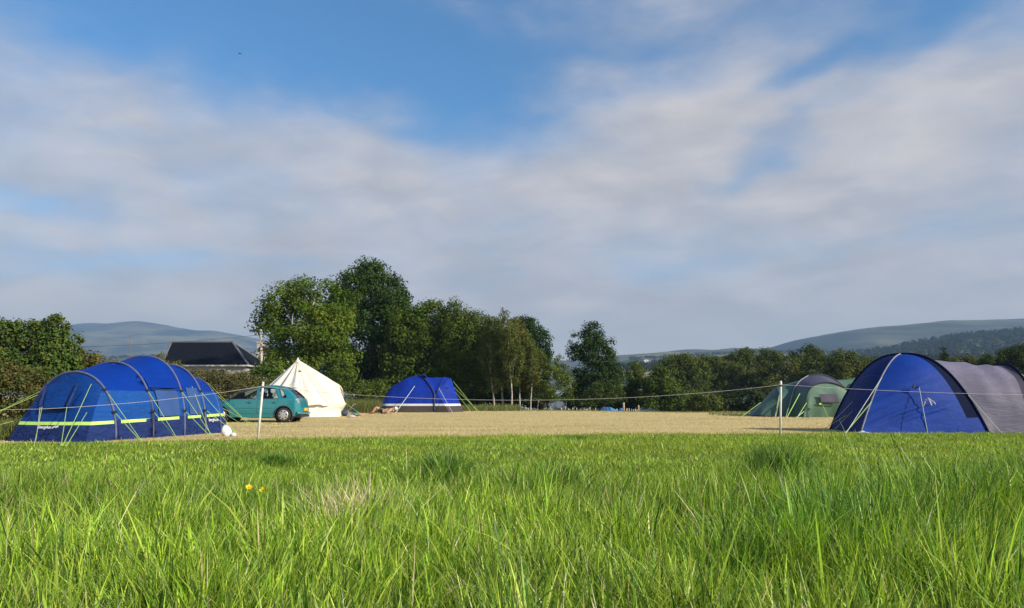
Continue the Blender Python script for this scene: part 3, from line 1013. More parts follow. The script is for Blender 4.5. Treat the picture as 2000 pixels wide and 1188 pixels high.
    # belt beyond the crest
    belt = [('olive bush just right of the lone tree, at the head of the belt', 1245, 66, [(1242, 735, 20, 22), (1255, 765, 28, 26), (1230, 770, 18, 22), (1238, 716, 8, 10)], (0.045, 0.072, 0.016)),
            ('dark round bush in front of the belt, beyond the crest', 1290, 64, [(1290, 755, 34, 28), (1275, 780, 30, 20), (1310, 780, 30, 20), (1288, 730, 16, 14)], (0.034, 0.062, 0.013)),
            ('first broad tree of the distant belt, where the low hill shows', 1330, 98, [(1325, 712, 32, 20), (1348, 722, 34, 26), (1310, 728, 26, 26), (1340, 760, 44, 34)], (0.036, 0.058, 0.013)),
            ('flat topped tree of the distant belt left of the mid gap', 1392, 104, [(1385, 714, 34, 18), (1408, 722, 34, 24), (1395, 755, 44, 36)], (0.040, 0.060, 0.014)),
            ('low olive bush under the rope midway along the belt', 1370, 70, [(1365, 780, 28, 16), (1385, 785, 24, 14), (1350, 785, 20, 14)], (0.050, 0.075, 0.018)),
            ('bushy tree of the belt behind the sagging rope', 1450, 108, [(1438, 705, 26, 18), (1462, 700, 28, 18), (1450, 735, 44, 36), (1425, 745, 30, 34)], (0.040, 0.062, 0.014)),
            ('pale olive tree of the belt above the green tent ridge pole', 1515, 100, [(1502, 706, 26, 22), (1525, 715, 30, 24), (1510, 750, 42, 36)], (0.044, 0.066, 0.014)),
            ('tallest peaked tree of the distant belt', 1583, 102, [(1580, 692, 20, 16), (1566, 705, 26, 22), (1598, 706, 22, 22), (1580, 740, 40, 36)], (0.034, 0.056, 0.013)),
            ('rounded olive tree between the two tents on the right', 1650, 96, [(1640, 704, 24, 18), (1662, 710, 28, 20), (1645, 740, 40, 34), (1680, 725, 20, 20)], (0.046, 0.066, 0.015)),
            ('dark tree in the belt hidden behind the dome of the blue tent', 1725, 110, [(1715, 720, 30, 18), (1745, 724, 34, 20), (1730, 750, 44, 30)], (0.040, 0.06, 0.014)),
            ('olive hedge tree over the grey tunnel porch', 1890, 104, [(1880, 710, 22, 12), (1905, 712, 24, 12), (1860, 718, 22, 14), (1890, 740, 50, 24)], (0.044, 0.062, 0.014)),
            ('dark dense tree over the end of the grey tunnel porch', 1950, 80, [(1940, 708, 26, 16), (1965, 702, 28, 18), (1950, 740, 50, 34)], (0.026, 0.046, 0.010)),
            ('darkest tree cut by the right edge of the photo', 2005, 76, [(1992, 698, 26, 22), (2020, 695, 30, 26), (2010, 745, 50, 44), (2060, 720, 40, 40)], (0.022, 0.040, 0.009))]
    for i, (lab, px, D, L, c) in enumerate(belt):
        tree('belt_tree', lab, D, px, L, (1.75 * c[0], 1.6 * c[1], 1.2 * c[2]), r0=0.16, group='trees beyond the crest of the field', seed=50 + i, leaf=0.22 if D > 80 else 0.16, clump=0.66 if D > 80 else 0.48, per=56, yellow=0.16, gaps=0.16)
    tree('conifer', 'pointed spruce over the grey tunnel porch', 100, 1845, [(1845, 688, 4, 10), (1845, 700, 9, 10), (1845, 714, 14, 12), (1845, 735, 20, 18)], (0.034, 0.052, 0.016), r0=0.14, seed=80, leaf=0.18, clump=0.4, per=24, yellow=0.05)
    # left hedge and bushes
    tree('ash_shrub', 'tall leafy shrub with upright shoots at the left edge behind the long blue tent', 25, 95,
         [(40, 700, 40, 34), (92, 694, 40, 34), (125, 702, 30, 30), (70, 730, 60, 36), (128, 728, 32, 28), (10, 690, 28, 34), (-30, 690, 40, 46), (10, 650, 6, 26), (38, 642, 7, 26), (56, 652, 6, 24), (74, 648, 6, 26), (92, 648, 7, 26), (113, 640, 8, 28), (131, 656, 7, 24), (150, 674, 8, 20), (-12, 646, 8, 26), (24, 650, 5, 20), (102, 646, 5, 22), (64, 640, 5, 16), (24, 664, 12, 22), (84, 668, 14, 22), (118, 668, 12, 20)],
         (0.070, 0.130, 0.026), r0=0.07, cat='shrub', seed=90, leaf=0.10, clump=0.20, per=30, yellow=0.16, gaps=0.24, col2=(0.15, 0.15, 0.03))
    tree('bramble_bush', 'brownish bramble bush beneath the tall shrub at the left edge', 23.5, 40,
         [(20, 770, 70, 50), (70, 770, 50, 46), (-40, 780, 60, 50), (-10, 735, 50, 36), (30, 815, 50, 30)], (0.066, 0.090, 0.022), r0=0.05, cat='shrub', seed=91, leaf=0.085, clump=0.2, per=22, yellow=0.2, gaps=0.25, col2=(0.16, 0.12, 0.04))
    tree('hawthorn_bush', 'yellowish bush peeping over the front hoop of the long blue tent', 26, 170, [(165, 700, 30, 16), (190, 712, 24, 16), (150, 720, 30, 24), (210, 725, 26, 20)], (0.10, 0.105, 0.02), r0=0.05, cat='shrub', seed=92,
         leaf=0.085, clump=0.2, per=22, yellow=0.25, col2=(0.2, 0.15, 0.03))
    tree('hedge', 'clipped brownish hedge between the teal car and the slate roofed house', 43, 440,
         [(390, 745, 36, 22), (430, 745, 40, 20), (470, 750, 38, 22), (505, 762, 30, 26), (350, 745, 36, 24), (300, 745, 40, 24), (410, 775, 50, 22), (470, 785, 40, 20), (255, 745, 36, 26)],
         (0.105, 0.105, 0.030), r0=0.06, cat='hedge', seed=93, leaf=0.10, clump=0.26, per=22, yellow=0.12, gaps=0.12, col2=(0.17, 0.14, 0.05), trunk=False, crown_name='foliage')
    tree('elder_bush', 'fresh green bush at the foot of the telegraph pole', 46, 515, [(512, 728, 24, 20), (530, 715, 22, 22), (498, 745, 22, 18), (535, 745, 24, 22)], (0.07, 0.125, 0.02), r0=0.06, cat='shrub', seed=94, leaf=0.15, clump=0.34, per=24, yellow=0.18)
    tree('nettle_bush', 'green bushes between the bell tent and the blue tent with the brown skirt', 49, 700,
         [(675, 745, 24, 24), (695, 760, 26, 20), (715, 768, 20, 16), (740, 758, 22, 16, 2), (755, 768, 16, 14, 2), (660, 725, 20, 22, 1)], (0.068, 0.110, 0.018), r0=0.05, cat='shrub', seed=95, leaf=0.13, clump=0.32, per=22, yellow=0.2)
    tree('twiggy_shrub', 'small yellowish shrub against the corner of the slate roof', 47, 318, [(315, 705, 12, 16), (325, 718, 14, 10), (345, 715, 10, 10)], (0.13, 0.14, 0.025), r0=0.03, cat='shrub', seed=96, leaf=0.10, clump=0.2, per=16, gaps=0.4)
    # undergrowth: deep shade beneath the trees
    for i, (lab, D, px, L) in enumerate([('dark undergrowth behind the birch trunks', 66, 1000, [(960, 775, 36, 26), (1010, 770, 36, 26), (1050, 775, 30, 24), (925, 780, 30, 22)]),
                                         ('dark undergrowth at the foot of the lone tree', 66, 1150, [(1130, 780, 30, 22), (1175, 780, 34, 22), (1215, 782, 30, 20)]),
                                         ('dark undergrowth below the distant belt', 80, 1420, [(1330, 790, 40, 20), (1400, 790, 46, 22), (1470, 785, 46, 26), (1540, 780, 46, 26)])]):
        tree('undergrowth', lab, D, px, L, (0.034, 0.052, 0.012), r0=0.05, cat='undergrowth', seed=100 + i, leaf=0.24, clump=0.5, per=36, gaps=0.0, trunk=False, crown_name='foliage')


build_trees()


def build_far_wood():
    """the wood on the right-hand slope: a mass of crowns, one object"""
    r = np.random.default_rng(55)
    ny, nx = SLOPE.shape[:2]
    pts = []
    for k in range(5200):
        i = r.uniform(0.30, 1.0) * 45
        j = r.uniform(0, nx - 1)
        i0, j0 = int(i), int(j)
        p = SLOPE[i0, j0]
        q = SLOPE[min(i0 + 1, ny - 1), min(j0 + 1, nx - 1)]
        p = p + (q - p) * np.array([j - j0, i - i0, 0.5 * (i - i0 + j - j0)])
        px = 1000 + 1500 * p[0] / p[1]
        f = i / 45
        lim = np.interp(px, [1500, 1640, 1700, 1780, 1900, 2700], [0.97, 0.90, 0.80, 0.62, 0.5, 0.4])
        if f + 0.05 * r.normal() < lim or px < 1560:
            continue
        if vn2(p[0] / 60, p[1] / 60, 3) < 0.16:
            continue
        pts.append(p)
    P = np.array(pts)
    n = len(P)
    hgt = r.uniform(6, 12, n)
    m = 46
    idx = np.repeat(np.arange(n), m)
    d = unit(r.normal(size=(n * m, 3)))
    d[:, 2] = np.abs(d[:, 2])
    hh = hgt[idx]
    C = P[idx] + np.stack([d[:, 0] * hh * 0.36, d[:, 1] * hh * 0.36, hh * 0.15 + d[:, 2] * hh * 0.85], 1)
    cols = np.array([0.030, 0.046, 0.016]) * r.uniform(0.6, 1.5, n)[idx][:, None] * r.uniform(0.8, 1.2, n * m)[:, None]
    V, F, Cc = leaves(C, unit(d + 0.3 * r.normal(size=d.shape)), 2.2, cols, r=r)
    o = fast_mesh('distant_wood', V, F, M_LEAF, Cc)
    tag(o, 'dark wood covering the far slope on the right', 'wood', kind='stuff')
    # hedgerow trees along the field lines of the low hill and valley
    r = np.random.default_rng(56)
    P = []
    for (p0, y0, p1, y1, Y, n) in [(1180, 712, 1460, 700, 900, 70), (1230, 700, 1420, 690, 1500, 90), (1430, 690, 1580, 683, 2100, 120), (1500, 700, 1720, 694, 1100, 110), (1640, 708, 1900, 700, 420, 60), (150, 700, 330, 694, 1500, 60), (1215, 716, 1330, 716, 600, 50)]:
        t = r.random(n)
        for a in t:
            P.append(tuple(Q(p0 + (p1 - p0) * a, y0 + (y1 - y0) * a + r.normal(0, 0.8), Y * r.uniform(0.96, 1.04))) + (Y,))
    P = np.array(P)
    n = len(P)
    m = 40
    idx = np.repeat(np.arange(n), m)
    d = unit(r.normal(size=(n * m, 3)))
    hh = (r.uniform(5, 9, n))[idx]
    C = P[idx][:, :3] + d * (hh * 0.5)[:, None] * np.array([1.1, 1.0, 0.7])
    cols = np.array([0.034, 0.048, 0.016]) * r.uniform(0.7, 1.4, n)[idx][:, None]
    V, F, Cc = leaves(C, d, 1.9, cols, r=r)
    o = fast_mesh('distant_hedgerows', V, F, M_LEAF, Cc)
    tag(o, 'far hedgerows dividing the valley fields', 'hedgerow', kind='stuff')


build_far_wood()
# ================================================================== TENTS
M_ROYAL = pm('royal blue roof fabric', (0.001, 0.032, 0.265), (0.001, 0.027, 0.225), 2.2, 0.6, 0.25, 3.5, transl=0.08, spec=0.12, crease=0.5)
M_SIDE = pm('mid blue wall fabric', (0.010, 0.070, 0.290), (0.008, 0.060, 0.255), 2.0, 0.6, 0.45, 4.0, transl=0.08, spec=0.14, crease=1.0)
M_NAVY = pm('navy skirt fabric', (0.014, 0.031, 0.130), (0.011, 0.025, 0.105), 3.0, 0.65, 0.5, 4.5, spec=0.14, crease=1.2)
M_ENDW = pm('shaded end wall fabric', (0.005, 0.045, 0.225), (0.004, 0.037, 0.185), 2.0, 0.55, 0.4, 3.5, transl=0.06, spec=0.14, crease=0.8)  # same blue as the walls, its colour darkened for the shaded end
M_SLEEVE = pm('grey blue pole sleeve', (0.11, 0.12, 0.23), (0.09, 0.10, 0.19), 8, 0.7, 0.2, spec=0.2)
M_MESH = pm('grey blue window mesh', (0.035, 0.080, 0.23), (0.028, 0.068, 0.20), 2.4, 0.6, 0.25, 4, spec=0.14)
M_LIME = pm('fluorescent lime webbing', (0.50, 0.74, 0.16), (0.44, 0.68, 0.14), 10, 0.5)
M_LIMECORD = pm('lime cord', (0.36, 0.55, 0.14), (0.30, 0.48, 0.12), 10, 0.7)
M_PALECORD = pm('pale cord', (0.55, 0.62, 0.52), (0.45, 0.52, 0.45), 10, 0.7)
M_DARK = pm('black webbing', (0.012, 0.012, 0.016), (0.02, 0.02, 0.024), 10, 0.6)
M_WHITE = pm('white print', (0.80, 0.81, 0.84), (0.74, 0.75, 0.78), 10, 0.5)
M_CANVAS = pm('cream cotton canvas', (0.80, 0.755, 0.66), (0.75, 0.70, 0.60), 1.6, 0.85, 0.35, 3.0, transl=0.10, crease=0.8, crot=(0.2, 0.6, 0.4))
M_SEAM_SHADE = pm('canvas seam and eave shade', (0.52, 0.46, 0.38), (0.46, 0.40, 0.32), 6, 0.9)


def resample(curve, n):
    P = [Vector(p) for p in curve]
    L = [0.0]
    for a, b in zip(P, P[1:]):
        L.append(L[-1] + max(1e-6, (b - a).length))
    out = []
    for i in range(n):
        s = L[-1] * i / (n - 1)
        k = 0
        while k < len(P) - 2 and L[k + 1] < s:
            k += 1
        t = (s - L[k]) / (L[k + 1] - L[k])
        p0, p1, p2, p3 = P[max(0, k - 1)], P[k], P[k + 1], P[min(len(P) - 1, k + 2)]
        # softened Catmull-Rom
        m1 = (p2 - p0) * 0.5
        m2 = (p3 - p1) * 0.5
        a = (L[k + 1] - L[k]) / max(1e-6, ((L[k + 1] - L[max(0, k - 1)]) * 0.5))
        b = (L[k + 1] - L[k]) / max(1e-6, ((L[min(len(P) - 1, k + 2)] - L[k]) * 0.5))
        m1, m2 = m1 * min(1, a), m2 * min(1, b)
        t2, t3 = t * t, t * t * t
        out.append(p1 * (2 * t3 - 3 * t2 + 1) + m1 * (t3 - 2 * t2 + t) + p2 * (-2 * t3 + 3 * t2) + m2 * (t3 - t2))
    return out


def loft_rows(curves, n=28, m=6, sag=0.0):
    C = [resample(c, n) for c in curves]
    rows = [C[0]]
    for a, b in zip(C, C[1:]):
        for k in range(1, m + 1):
            t = k / m
            row = []
            for i in range(n):
                p = a[i].lerp(b[i], t)
                if sag and k < m:
                    s = math.sin(math.pi * i / (n - 1))
                    p = p - Vector((0, 0, sag * 4 * t * (1 - t) * s))
                row.append(p)
            rows.append(row)
    return rows


def split_panels(rows, cuts, sort, parent, mats, sm=True, amp=0.0, seed=0, keep=None):
    """one skin cut along height lines and sorted into panels: sort(face centre) -> part name"""
    bm = bmesh.new()
    n = len(rows[0])
    vs = [[bm.verts.new(p) for p in r] for r in rows]
    for i in range(len(rows) - 1):
        for j in range(n - 1):
            q = [vs[i][j], vs[i][j + 1], vs[i + 1][j + 1], vs[i + 1][j]]
            try:
                bm.faces.new(q)
            except ValueError:
                pass
    bmesh.ops.remove_doubles(bm, verts=bm.verts, dist=0.002)
    for co, no in cuts:
        bmesh.ops.bisect_plane(bm, geom=bm.verts[:] + bm.edges[:] + bm.faces[:], plane_co=co, plane_no=no)
    bm.normal_update()
    bm.faces.ensure_lookup_table()
    kinds = [sort(f.calc_center_median()) for f in bm.faces]
    if amp:
        for v in bm.verts:
            a = vn3(np.array([v.co.x * 2.3]), np.array([v.co.y * 2.3]), np.array([v.co.z * 2.3]), seed)[0] - 0.5
            b = vn3(np.array([v.co.x * 7 + v.co.z * 6]), np.array([v.co.y * 3]), np.array([v.co.z * 3]), seed + 1)[0] - 0.5
            v.co += v.normal * amp * (a + 0.45 * b) * min(1.0, max(0.0, (v.co.z - rows[0][0].z) * 3))
    groups = {}
    for f, kd in zip(bm.faces, kinds):
        groups.setdefault(kd, []).append(f)
    out = {}
    for key, fs in groups.items():
        name = key.split('|')[0]
        if keep and name not in keep:
            continue
        idx, V, F = {}, [], []
        for f in fs:
            t = []
            for v in f.verts:
                if v not in idx:
                    idx[v] = len(V)
                    V.append(tuple(v.co))
                t.append(idx[v])
            F.append(tuple(t))
        me = bpy.data.meshes.new(name)
        me.from_pydata(V, [], F)
        me.polygons.foreach_set('use_smooth', [sm] * len(F))
        out[name] = link(name, me, mats[name], parent)
        me.update()
    bm.free()
    return out


def guy(parent, a, b, mat, r=0.008, tens=0.0):
    mb = MB()
    a, b = Vector(a), Vector(b)
    mid = a.lerp(b, 0.5) - Vector((0, 0, tens))
    mb.tube([a, mid, b], r, 5)
    # peg
    d = (a - b).normalized()
    mb.tube([b + Vector((0, 0, 0.05)) + d * 0.01, b - Vector((0, 0, 0.06)) - d * 0.03], r * 1.1, 5)
    return mb.build('guy_rope', mat, parent)


def lettering(parent, word, p, u, v, size, mat, name='lettering', extrude=0.002):
    """a word lying in the plane of u and v"""
    cu = bpy.data.curves.new(name, 'FONT')
    cu.body = word
    cu.size = size
    cu.extrude = extrude
    tmp = bpy.data.objects.new(name, cu)
    COL.objects.link(tmp)
    dg = bpy.context.evaluated_depsgraph_get()
    me = bpy.data.meshes.new_from_object(tmp.evaluated_get(dg))
    bpy.data.objects.remove(tmp)
    u, v = Vector(u).normalized(), Vector(v).normalized()
    w = u.cross(v)
    M = Matrix(((u.x, v.x, w.x, p[0]), (u.y, v.y, w.y, p[1]), (u.z, v.z, w.z, p[2]), (0, 0, 0, 1)))
    me.transform(M)
    me.materials.clear()
    return link(name, me, mat, parent)


# ------------------------------------------------------------------ long blue tunnel tent on the left
def tunnel_tent():
    A = Vector((-8.93, 16.30, 0))                   # near corner of the front end
    d = Vector((0.217, 0.976, 0)).normalized()      # along the tent, away from the camera
    l = Vector((-d.y, d.x, 0))                      # across, to the far side
    o = thing('tunnel_tent', 'long blue tunnel tent with lime stripe and guy ropes at the far left', 'tent', A + d * 2.7 + l * 1.2)
    hoops = [(0.95, 2.36, 1.51, 2.1), (2.12, 2.50, 1.79, 2.15), (3.28, 2.62, 2.00, 2.3), (4.18, 2.45, 1.82, 2.2), (4.95, 2.05, 1.52, 2.1)]
    offs = [0.06, 0.0, 0.0, 0.02, 0.06]

    def hoop(k, n=40, grow=0.0):
        t, w, h, e = hoops[k]
        base = A + d * t + l * offs[k]
        pts = []
        for i in range(n):
            a = math.pi * i / (n - 1)
            c, s = math.cos(a), math.sin(a)
            xx = (abs(c) ** (2 / e)) * (1 if c > 0 else -1)
            zz = abs(s) ** (2 / e)
            pts.append(base + l * (w / 2 - xx * (w / 2 + grow)) + Vector((0, 0, zz * (h + grow))))
        return pts

    def zs(p):
        t = (p - A).dot(d)
        return 0.345 + 0.022 * t
    n = 41
    ground_f = [A + d * 0.95 + l * 0.06, A + d * 0.30 + l * 0.0, A, A + l * 0.8 - d * 0.02, A + l * 1.5, A + l * 2.25, A + l * 2.42 + d * 0.5, A + d * 0.95 + l * 2.31]
    h1 = hoop(0, n)
    cuts_g = [ground_f[0], A, A + l * 2.0 + d * 0.05, A + d * 0.95 + l * 2.42]
    gf = []
    for i in range(n):
        s = i / (n - 1)
        if s < 0.275:
            gf.append(cuts_g[0].lerp(cuts_g[1], s / 0.275))
        elif s < 0.725:
            gf.append(cuts_g[1].lerp(cuts_g[2], (s - 0.275) / 0.45))
        else:
            gf.append(cuts_g[2].lerp(cuts_g[3], (s - 0.725) / 0.275))
    rows = []
    m = 10
    for k in range(m + 1):
        e = k / m
        row = []
        for i in range(n):
            p = gf[i].lerp(h1[i], e)
            out = math.sin(math.pi * e) * 0.04 * math.sin(math.pi * i / (n - 1))
            row.append(p - d * out + Vector((0, 0, 0.0)))
        rows.append(row)
    ends = [hoop(k, n) for k in range(5)]
    body = []
    for k in range(4):
        a, b = ends[k], ends[k + 1]
        mm = 6
        for q in range(mm if k < 3 else mm + 1):
            t = q / mm
            r = []
            for i in range(n):
                p = a[i].lerp(b[i], t)
                s = math.sin(math.pi * i / (n - 1))
                c = p - (A + d * (p - A).dot(d) + l * 1.25)
                p = p - Vector((0, 0, 0.10 * t * (1 - t) * s)) + l * (0.06 * t * (1 - t) * (1 if i < n / 2 else -1) * (1 - s))
                r.append(p)
            body.append(r)
    # rounded far end
    g_back = [ends[4][0], ends[4][0] + d * 0.62 + l * 0.12, ends[4][-1] + d * 0.62 - l * 0.12, ends[4][-1]]
    gb = resample([ends[4][0], ends[4][0] + d * 0.35 + l * 0.02, ends[4][0] + d * 0.66 + l * 0.35, ends[4][-1] + d * 0.66 - l * 0.35, ends[4][-1] + d * 0.35 - l * 0.02, ends[4][-1]], n)
    back = []
    for k in range(1, 9):
        e = k / 8
        row = []
        for i in range(n):
            p = ends[4][i].lerp(gb[i], e)
            z = ends[4][i].z * (1 - e ** 2.2)
            row.append(Vector((p.x, p.y, z)))
        back.append(row)
    end_rows = rows
    rows = body + back
    ax = Vector((0, 0, 1)) - d * 0.022
    cA = A + Vector((0, 0, 0.345))
    cuts = [(cA, ax), (cA + Vector((0, 0, 0.068)), ax), (A + Vector((0, 0, 1.10)), (0, 0, 1)), (A + d * 0.95, d), (A + d * 2.12, d), (A + d * 3.28, d), (A + d * 4.18, d)]
    sd = [(h[0], h) for h in hoops]

    def sort(c):
        t = (c - A).dot(d)
        z = c.z - zs(c)
        if z < 0:
            return 'skirt'
        if z < 0.068:
            for hh in (0.95, 2.12, 3.28, 4.18):
                if abs(t - hh) < 0.10:
                    return 'skirt'
            return 'reflective_band'
        if t < 0.95:
            return 'end_wall' if (c - A).dot(l) > -0.02 + 0.16 * (t / 0.95) and (c - A).dot(l) < 2.3 - 0.12 * t else 'side_wall'
        return 'roof' if c.z > 1.10 else ('side_wall' if (c - A).dot(l) < 1.25 else 'side_wall|far')
    mats = {'skirt': M_NAVY, 'reflective_band': M_LIME, 'end_wall': M_ENDW, 'side_wall': M_SIDE, 'roof': M_ROYAL}
    split_panels(rows, cuts, sort, o, mats, amp=0.05, seed=3)

    def sort_end(nm):
        return lambda c: 'skirt' if c.z < zs(c) else ('reflective_band' if c.z < zs(c) + 0.068 else nm)
    for lo, hi, nm in ((0, 12, 'side_wall'), (11, 30, 'end_wall'), (29, 41, 'side_wall')):
        split_panels([r_[lo:hi] for r_ in end_rows], cuts[:2], sort_end(nm), o, mats, amp=0.015, seed=3)
    for k in range(4):
        mb = MB()
        P = hoop(k, 36, 0.012)
        mb.tube(P, 0.026, 8)
        mb.build('pole_sleeve', M_SLEEVE, o, sm=True)
    mb = MB()
    mb.tube(hoop(4, 30, 0.004), 0.016, 6)
    mb.build('pole_sleeve', M_SLEEVE, o, sm=True)

    def side(k0, t, z, out=0.012):
        """a point on the near side between hoops k0 and k0+1"""
        a, b = hoops[k0], hoops[k0 + 1]
        f = (t - a[0]) / (b[0] - a[0])
        ps = []
        for q, off in ((a, offs[k0]), (b, offs[k0 + 1])):
            zz = min(0.999, z / q[2])
            x = (1 - zz ** q[3]) ** (1 / q[3])
            ps.append(A + d * q[0] + l * (off + q[1] / 2 - x * q[1] / 2) + Vector((0, 0, z)))
        return ps[0].lerp(ps[1], f) - l * out
    # door panel and its canopy between the second and third hoops; mesh window behind the third
    for nm, k0, t0, t1, z0, z1, mt in (('door', 1, 2.34, 3.10, 0.50, 1.16, M_MESH), ('mesh_window', 2, 3.50, 4.02, 0.52, 1.20, M_MESH)):
        mb = MB()
        mb.grid([[side(k0, t0 + (t1 - t0) * i / 8, z0 + (z1 - z0) * j / 8, 0.022 + 0.018 * math.sin(math.pi * i / 8)) for i in range(9)] for j in range(9)])
        mb.build(nm, mt, o, sm=True)
    mb = MB()
    mb.grid([[side(1, 2.20 + 1.02 * i / 10, 1.42 - 0.24 * j / 5, 0.02 + 0.10 * (j / 5) * math.sin(math.pi * i / 10)) for i in range(11)] for j in range(6)])
    mb.grid([[side(1, 2.24 + 0.94 * i / 10, 1.17 - 0.05 * j, 0.03 + 0.04 * (1 - j) * math.sin(math.pi * i / 10)) for i in range(11)] for j in range(2)])
    mb.build('door_canopy', M_ROYAL, o, sm=True)
    mb = MB()
    mb.grid([[side(1, 2.26 + 0.90 * i / 10, 1.165 - 0.05 * j * math.sin(math.pi * i / 10), 0.045) for i in range(11)] for j in range(2)])
    mb.build('vent', M_DARK, o, sm=True)
    # rolled window flaps on the end wall

    def endp(px, py, out=0.0):
        # plane of the end wall between the near edge of hoop 1 and the ground line
        P0, P1, P2 = A + l * 0.3, A + l * 2.0, A + d * 0.95 + l * 1.2 + Vector((0, 0, 1.45))
        nn = (P1 - P0).cross(P2 - P0).normalized()
        if nn.y > 0:
            nn = -nn
        rr = Vector(ray(px, py))
        C = Vector((0, 0, HC))
        k = (P0 - C).dot(nn) / rr.dot(nn)
        return C + rr * k + nn * (0.19 + out)
    for pts in ([(103, 758), (92, 803), (86, 801), (99, 759)], [(164, 758), (146, 802), (139, 800), (157, 761)]):
        mb = MB()
        q = [endp(*p) for p in pts]
        mb.grid([[q[0], q[0].lerp(q[3], 0.5) + Vector((0, -0.02, 0)), q[3]], [q[1], q[1].lerp(q[2], 0.5) + Vector((0, -0.05, 0)), q[2]]])
        mb.build('window_flap', M_NAVY, o)
    mb = MB()
    q = [endp(104, 757, -0.05), endp(163, 757, -0.05), endp(147, 803, -0.05), endp(93, 804, -0.05)]
    mb.grid([[q[0].lerp(q[1], i / 6) + (q[3].lerp(q[2], i / 6) - q[0].lerp(q[1], i / 6)) * (j / 4) + Vector((0, -0.012, 0)) for i in range(7)] for j in range(5)])
    mb.build('window_blind', M_ENDW, o, sm=True)
    # guy ropes
    def at_side(k, z):
        t, w, h, e = hoops[k]
        x = (1 - min(0.999, z / h) ** e) ** (1 / e)
        return A + d * t + l * (offs[k] + w / 2 - x * (w / 2 + 0.03)) + Vector((0, 0, z))
    L = []
    for k, z, peg in ((0, 1.12, (276, 861)), (0, 0.62, (274, 861)), (1, 1.10, (346, 857)), (1, 0.62, (345, 857)), (2, 1.10, (414, 851)), (2, 0.62, (409, 851)), (3, 1.10, (461, 845)), (3, 0.64, (459, 845))):
        L.append((at_side(k, z), G(*peg)))
    L.append((side(2, 3.86, 1.24), G(411, 850)))
    for a, peg in (((188, 760), (122, 872)), ((93, 804), (66, 874)), ((141, 804), (119, 873)), ((180, 815), (128, 874))):
        L.append((endp(*a), G(*peg)))
    far = ends[4][4]
    L += [(side(3, 4.9, 1.15), G(497, 838)), (side(3, 4.9, 0.62), G(478, 832)), (ends[4][14] + d * 0.1, G(493, 836)), (side(3, 4.94, 0.72), G(505, 834))]
    lh = hoop(0, 40)
    L += [(lh[30], Vector((-12.6, 16.9, 0))), (lh[35], Vector((-12.3, 16.6, 0))), (lh[29], Vector((-12.7, 17.3, 0)))]
    for a, b in L:
        guy(o, a, b, M_LIMECORD, 0.0062)
    for k in range(4):
        for z in (1.12, 0.62):
            mb = MB()
            p = at_side(k, z)
            mb.box(p, (0.07, 0.11, 0.05), 0.2)
            mb.build('guy_anchor', M_DARK, o)
    # printed maker's word on the skirt, front end and far end of the side
    e0 = endp(86, 846)
    uu, vv = -l, (A + d * 0.95 + Vector((0, 0, 1.45)) - A).normalized()
    lettering(o, 'berghaus', endp(84, 845, -0.02), uu, vv, 0.105, M_WHITE)
    lettering(o, 'AIR', endp(113, 844, -0.02), uu, vv, 0.085, M_WHITE)
    p = A + d * 4.32 - l * 0.012 + Vector((0, 0, 0.30))
    lettering(o, 'berghaus', side(3, 4.30, 0.33, 0.03), d, (0, 0, 1), 0.12, M_WHITE)
    return o


tunnel_tent()


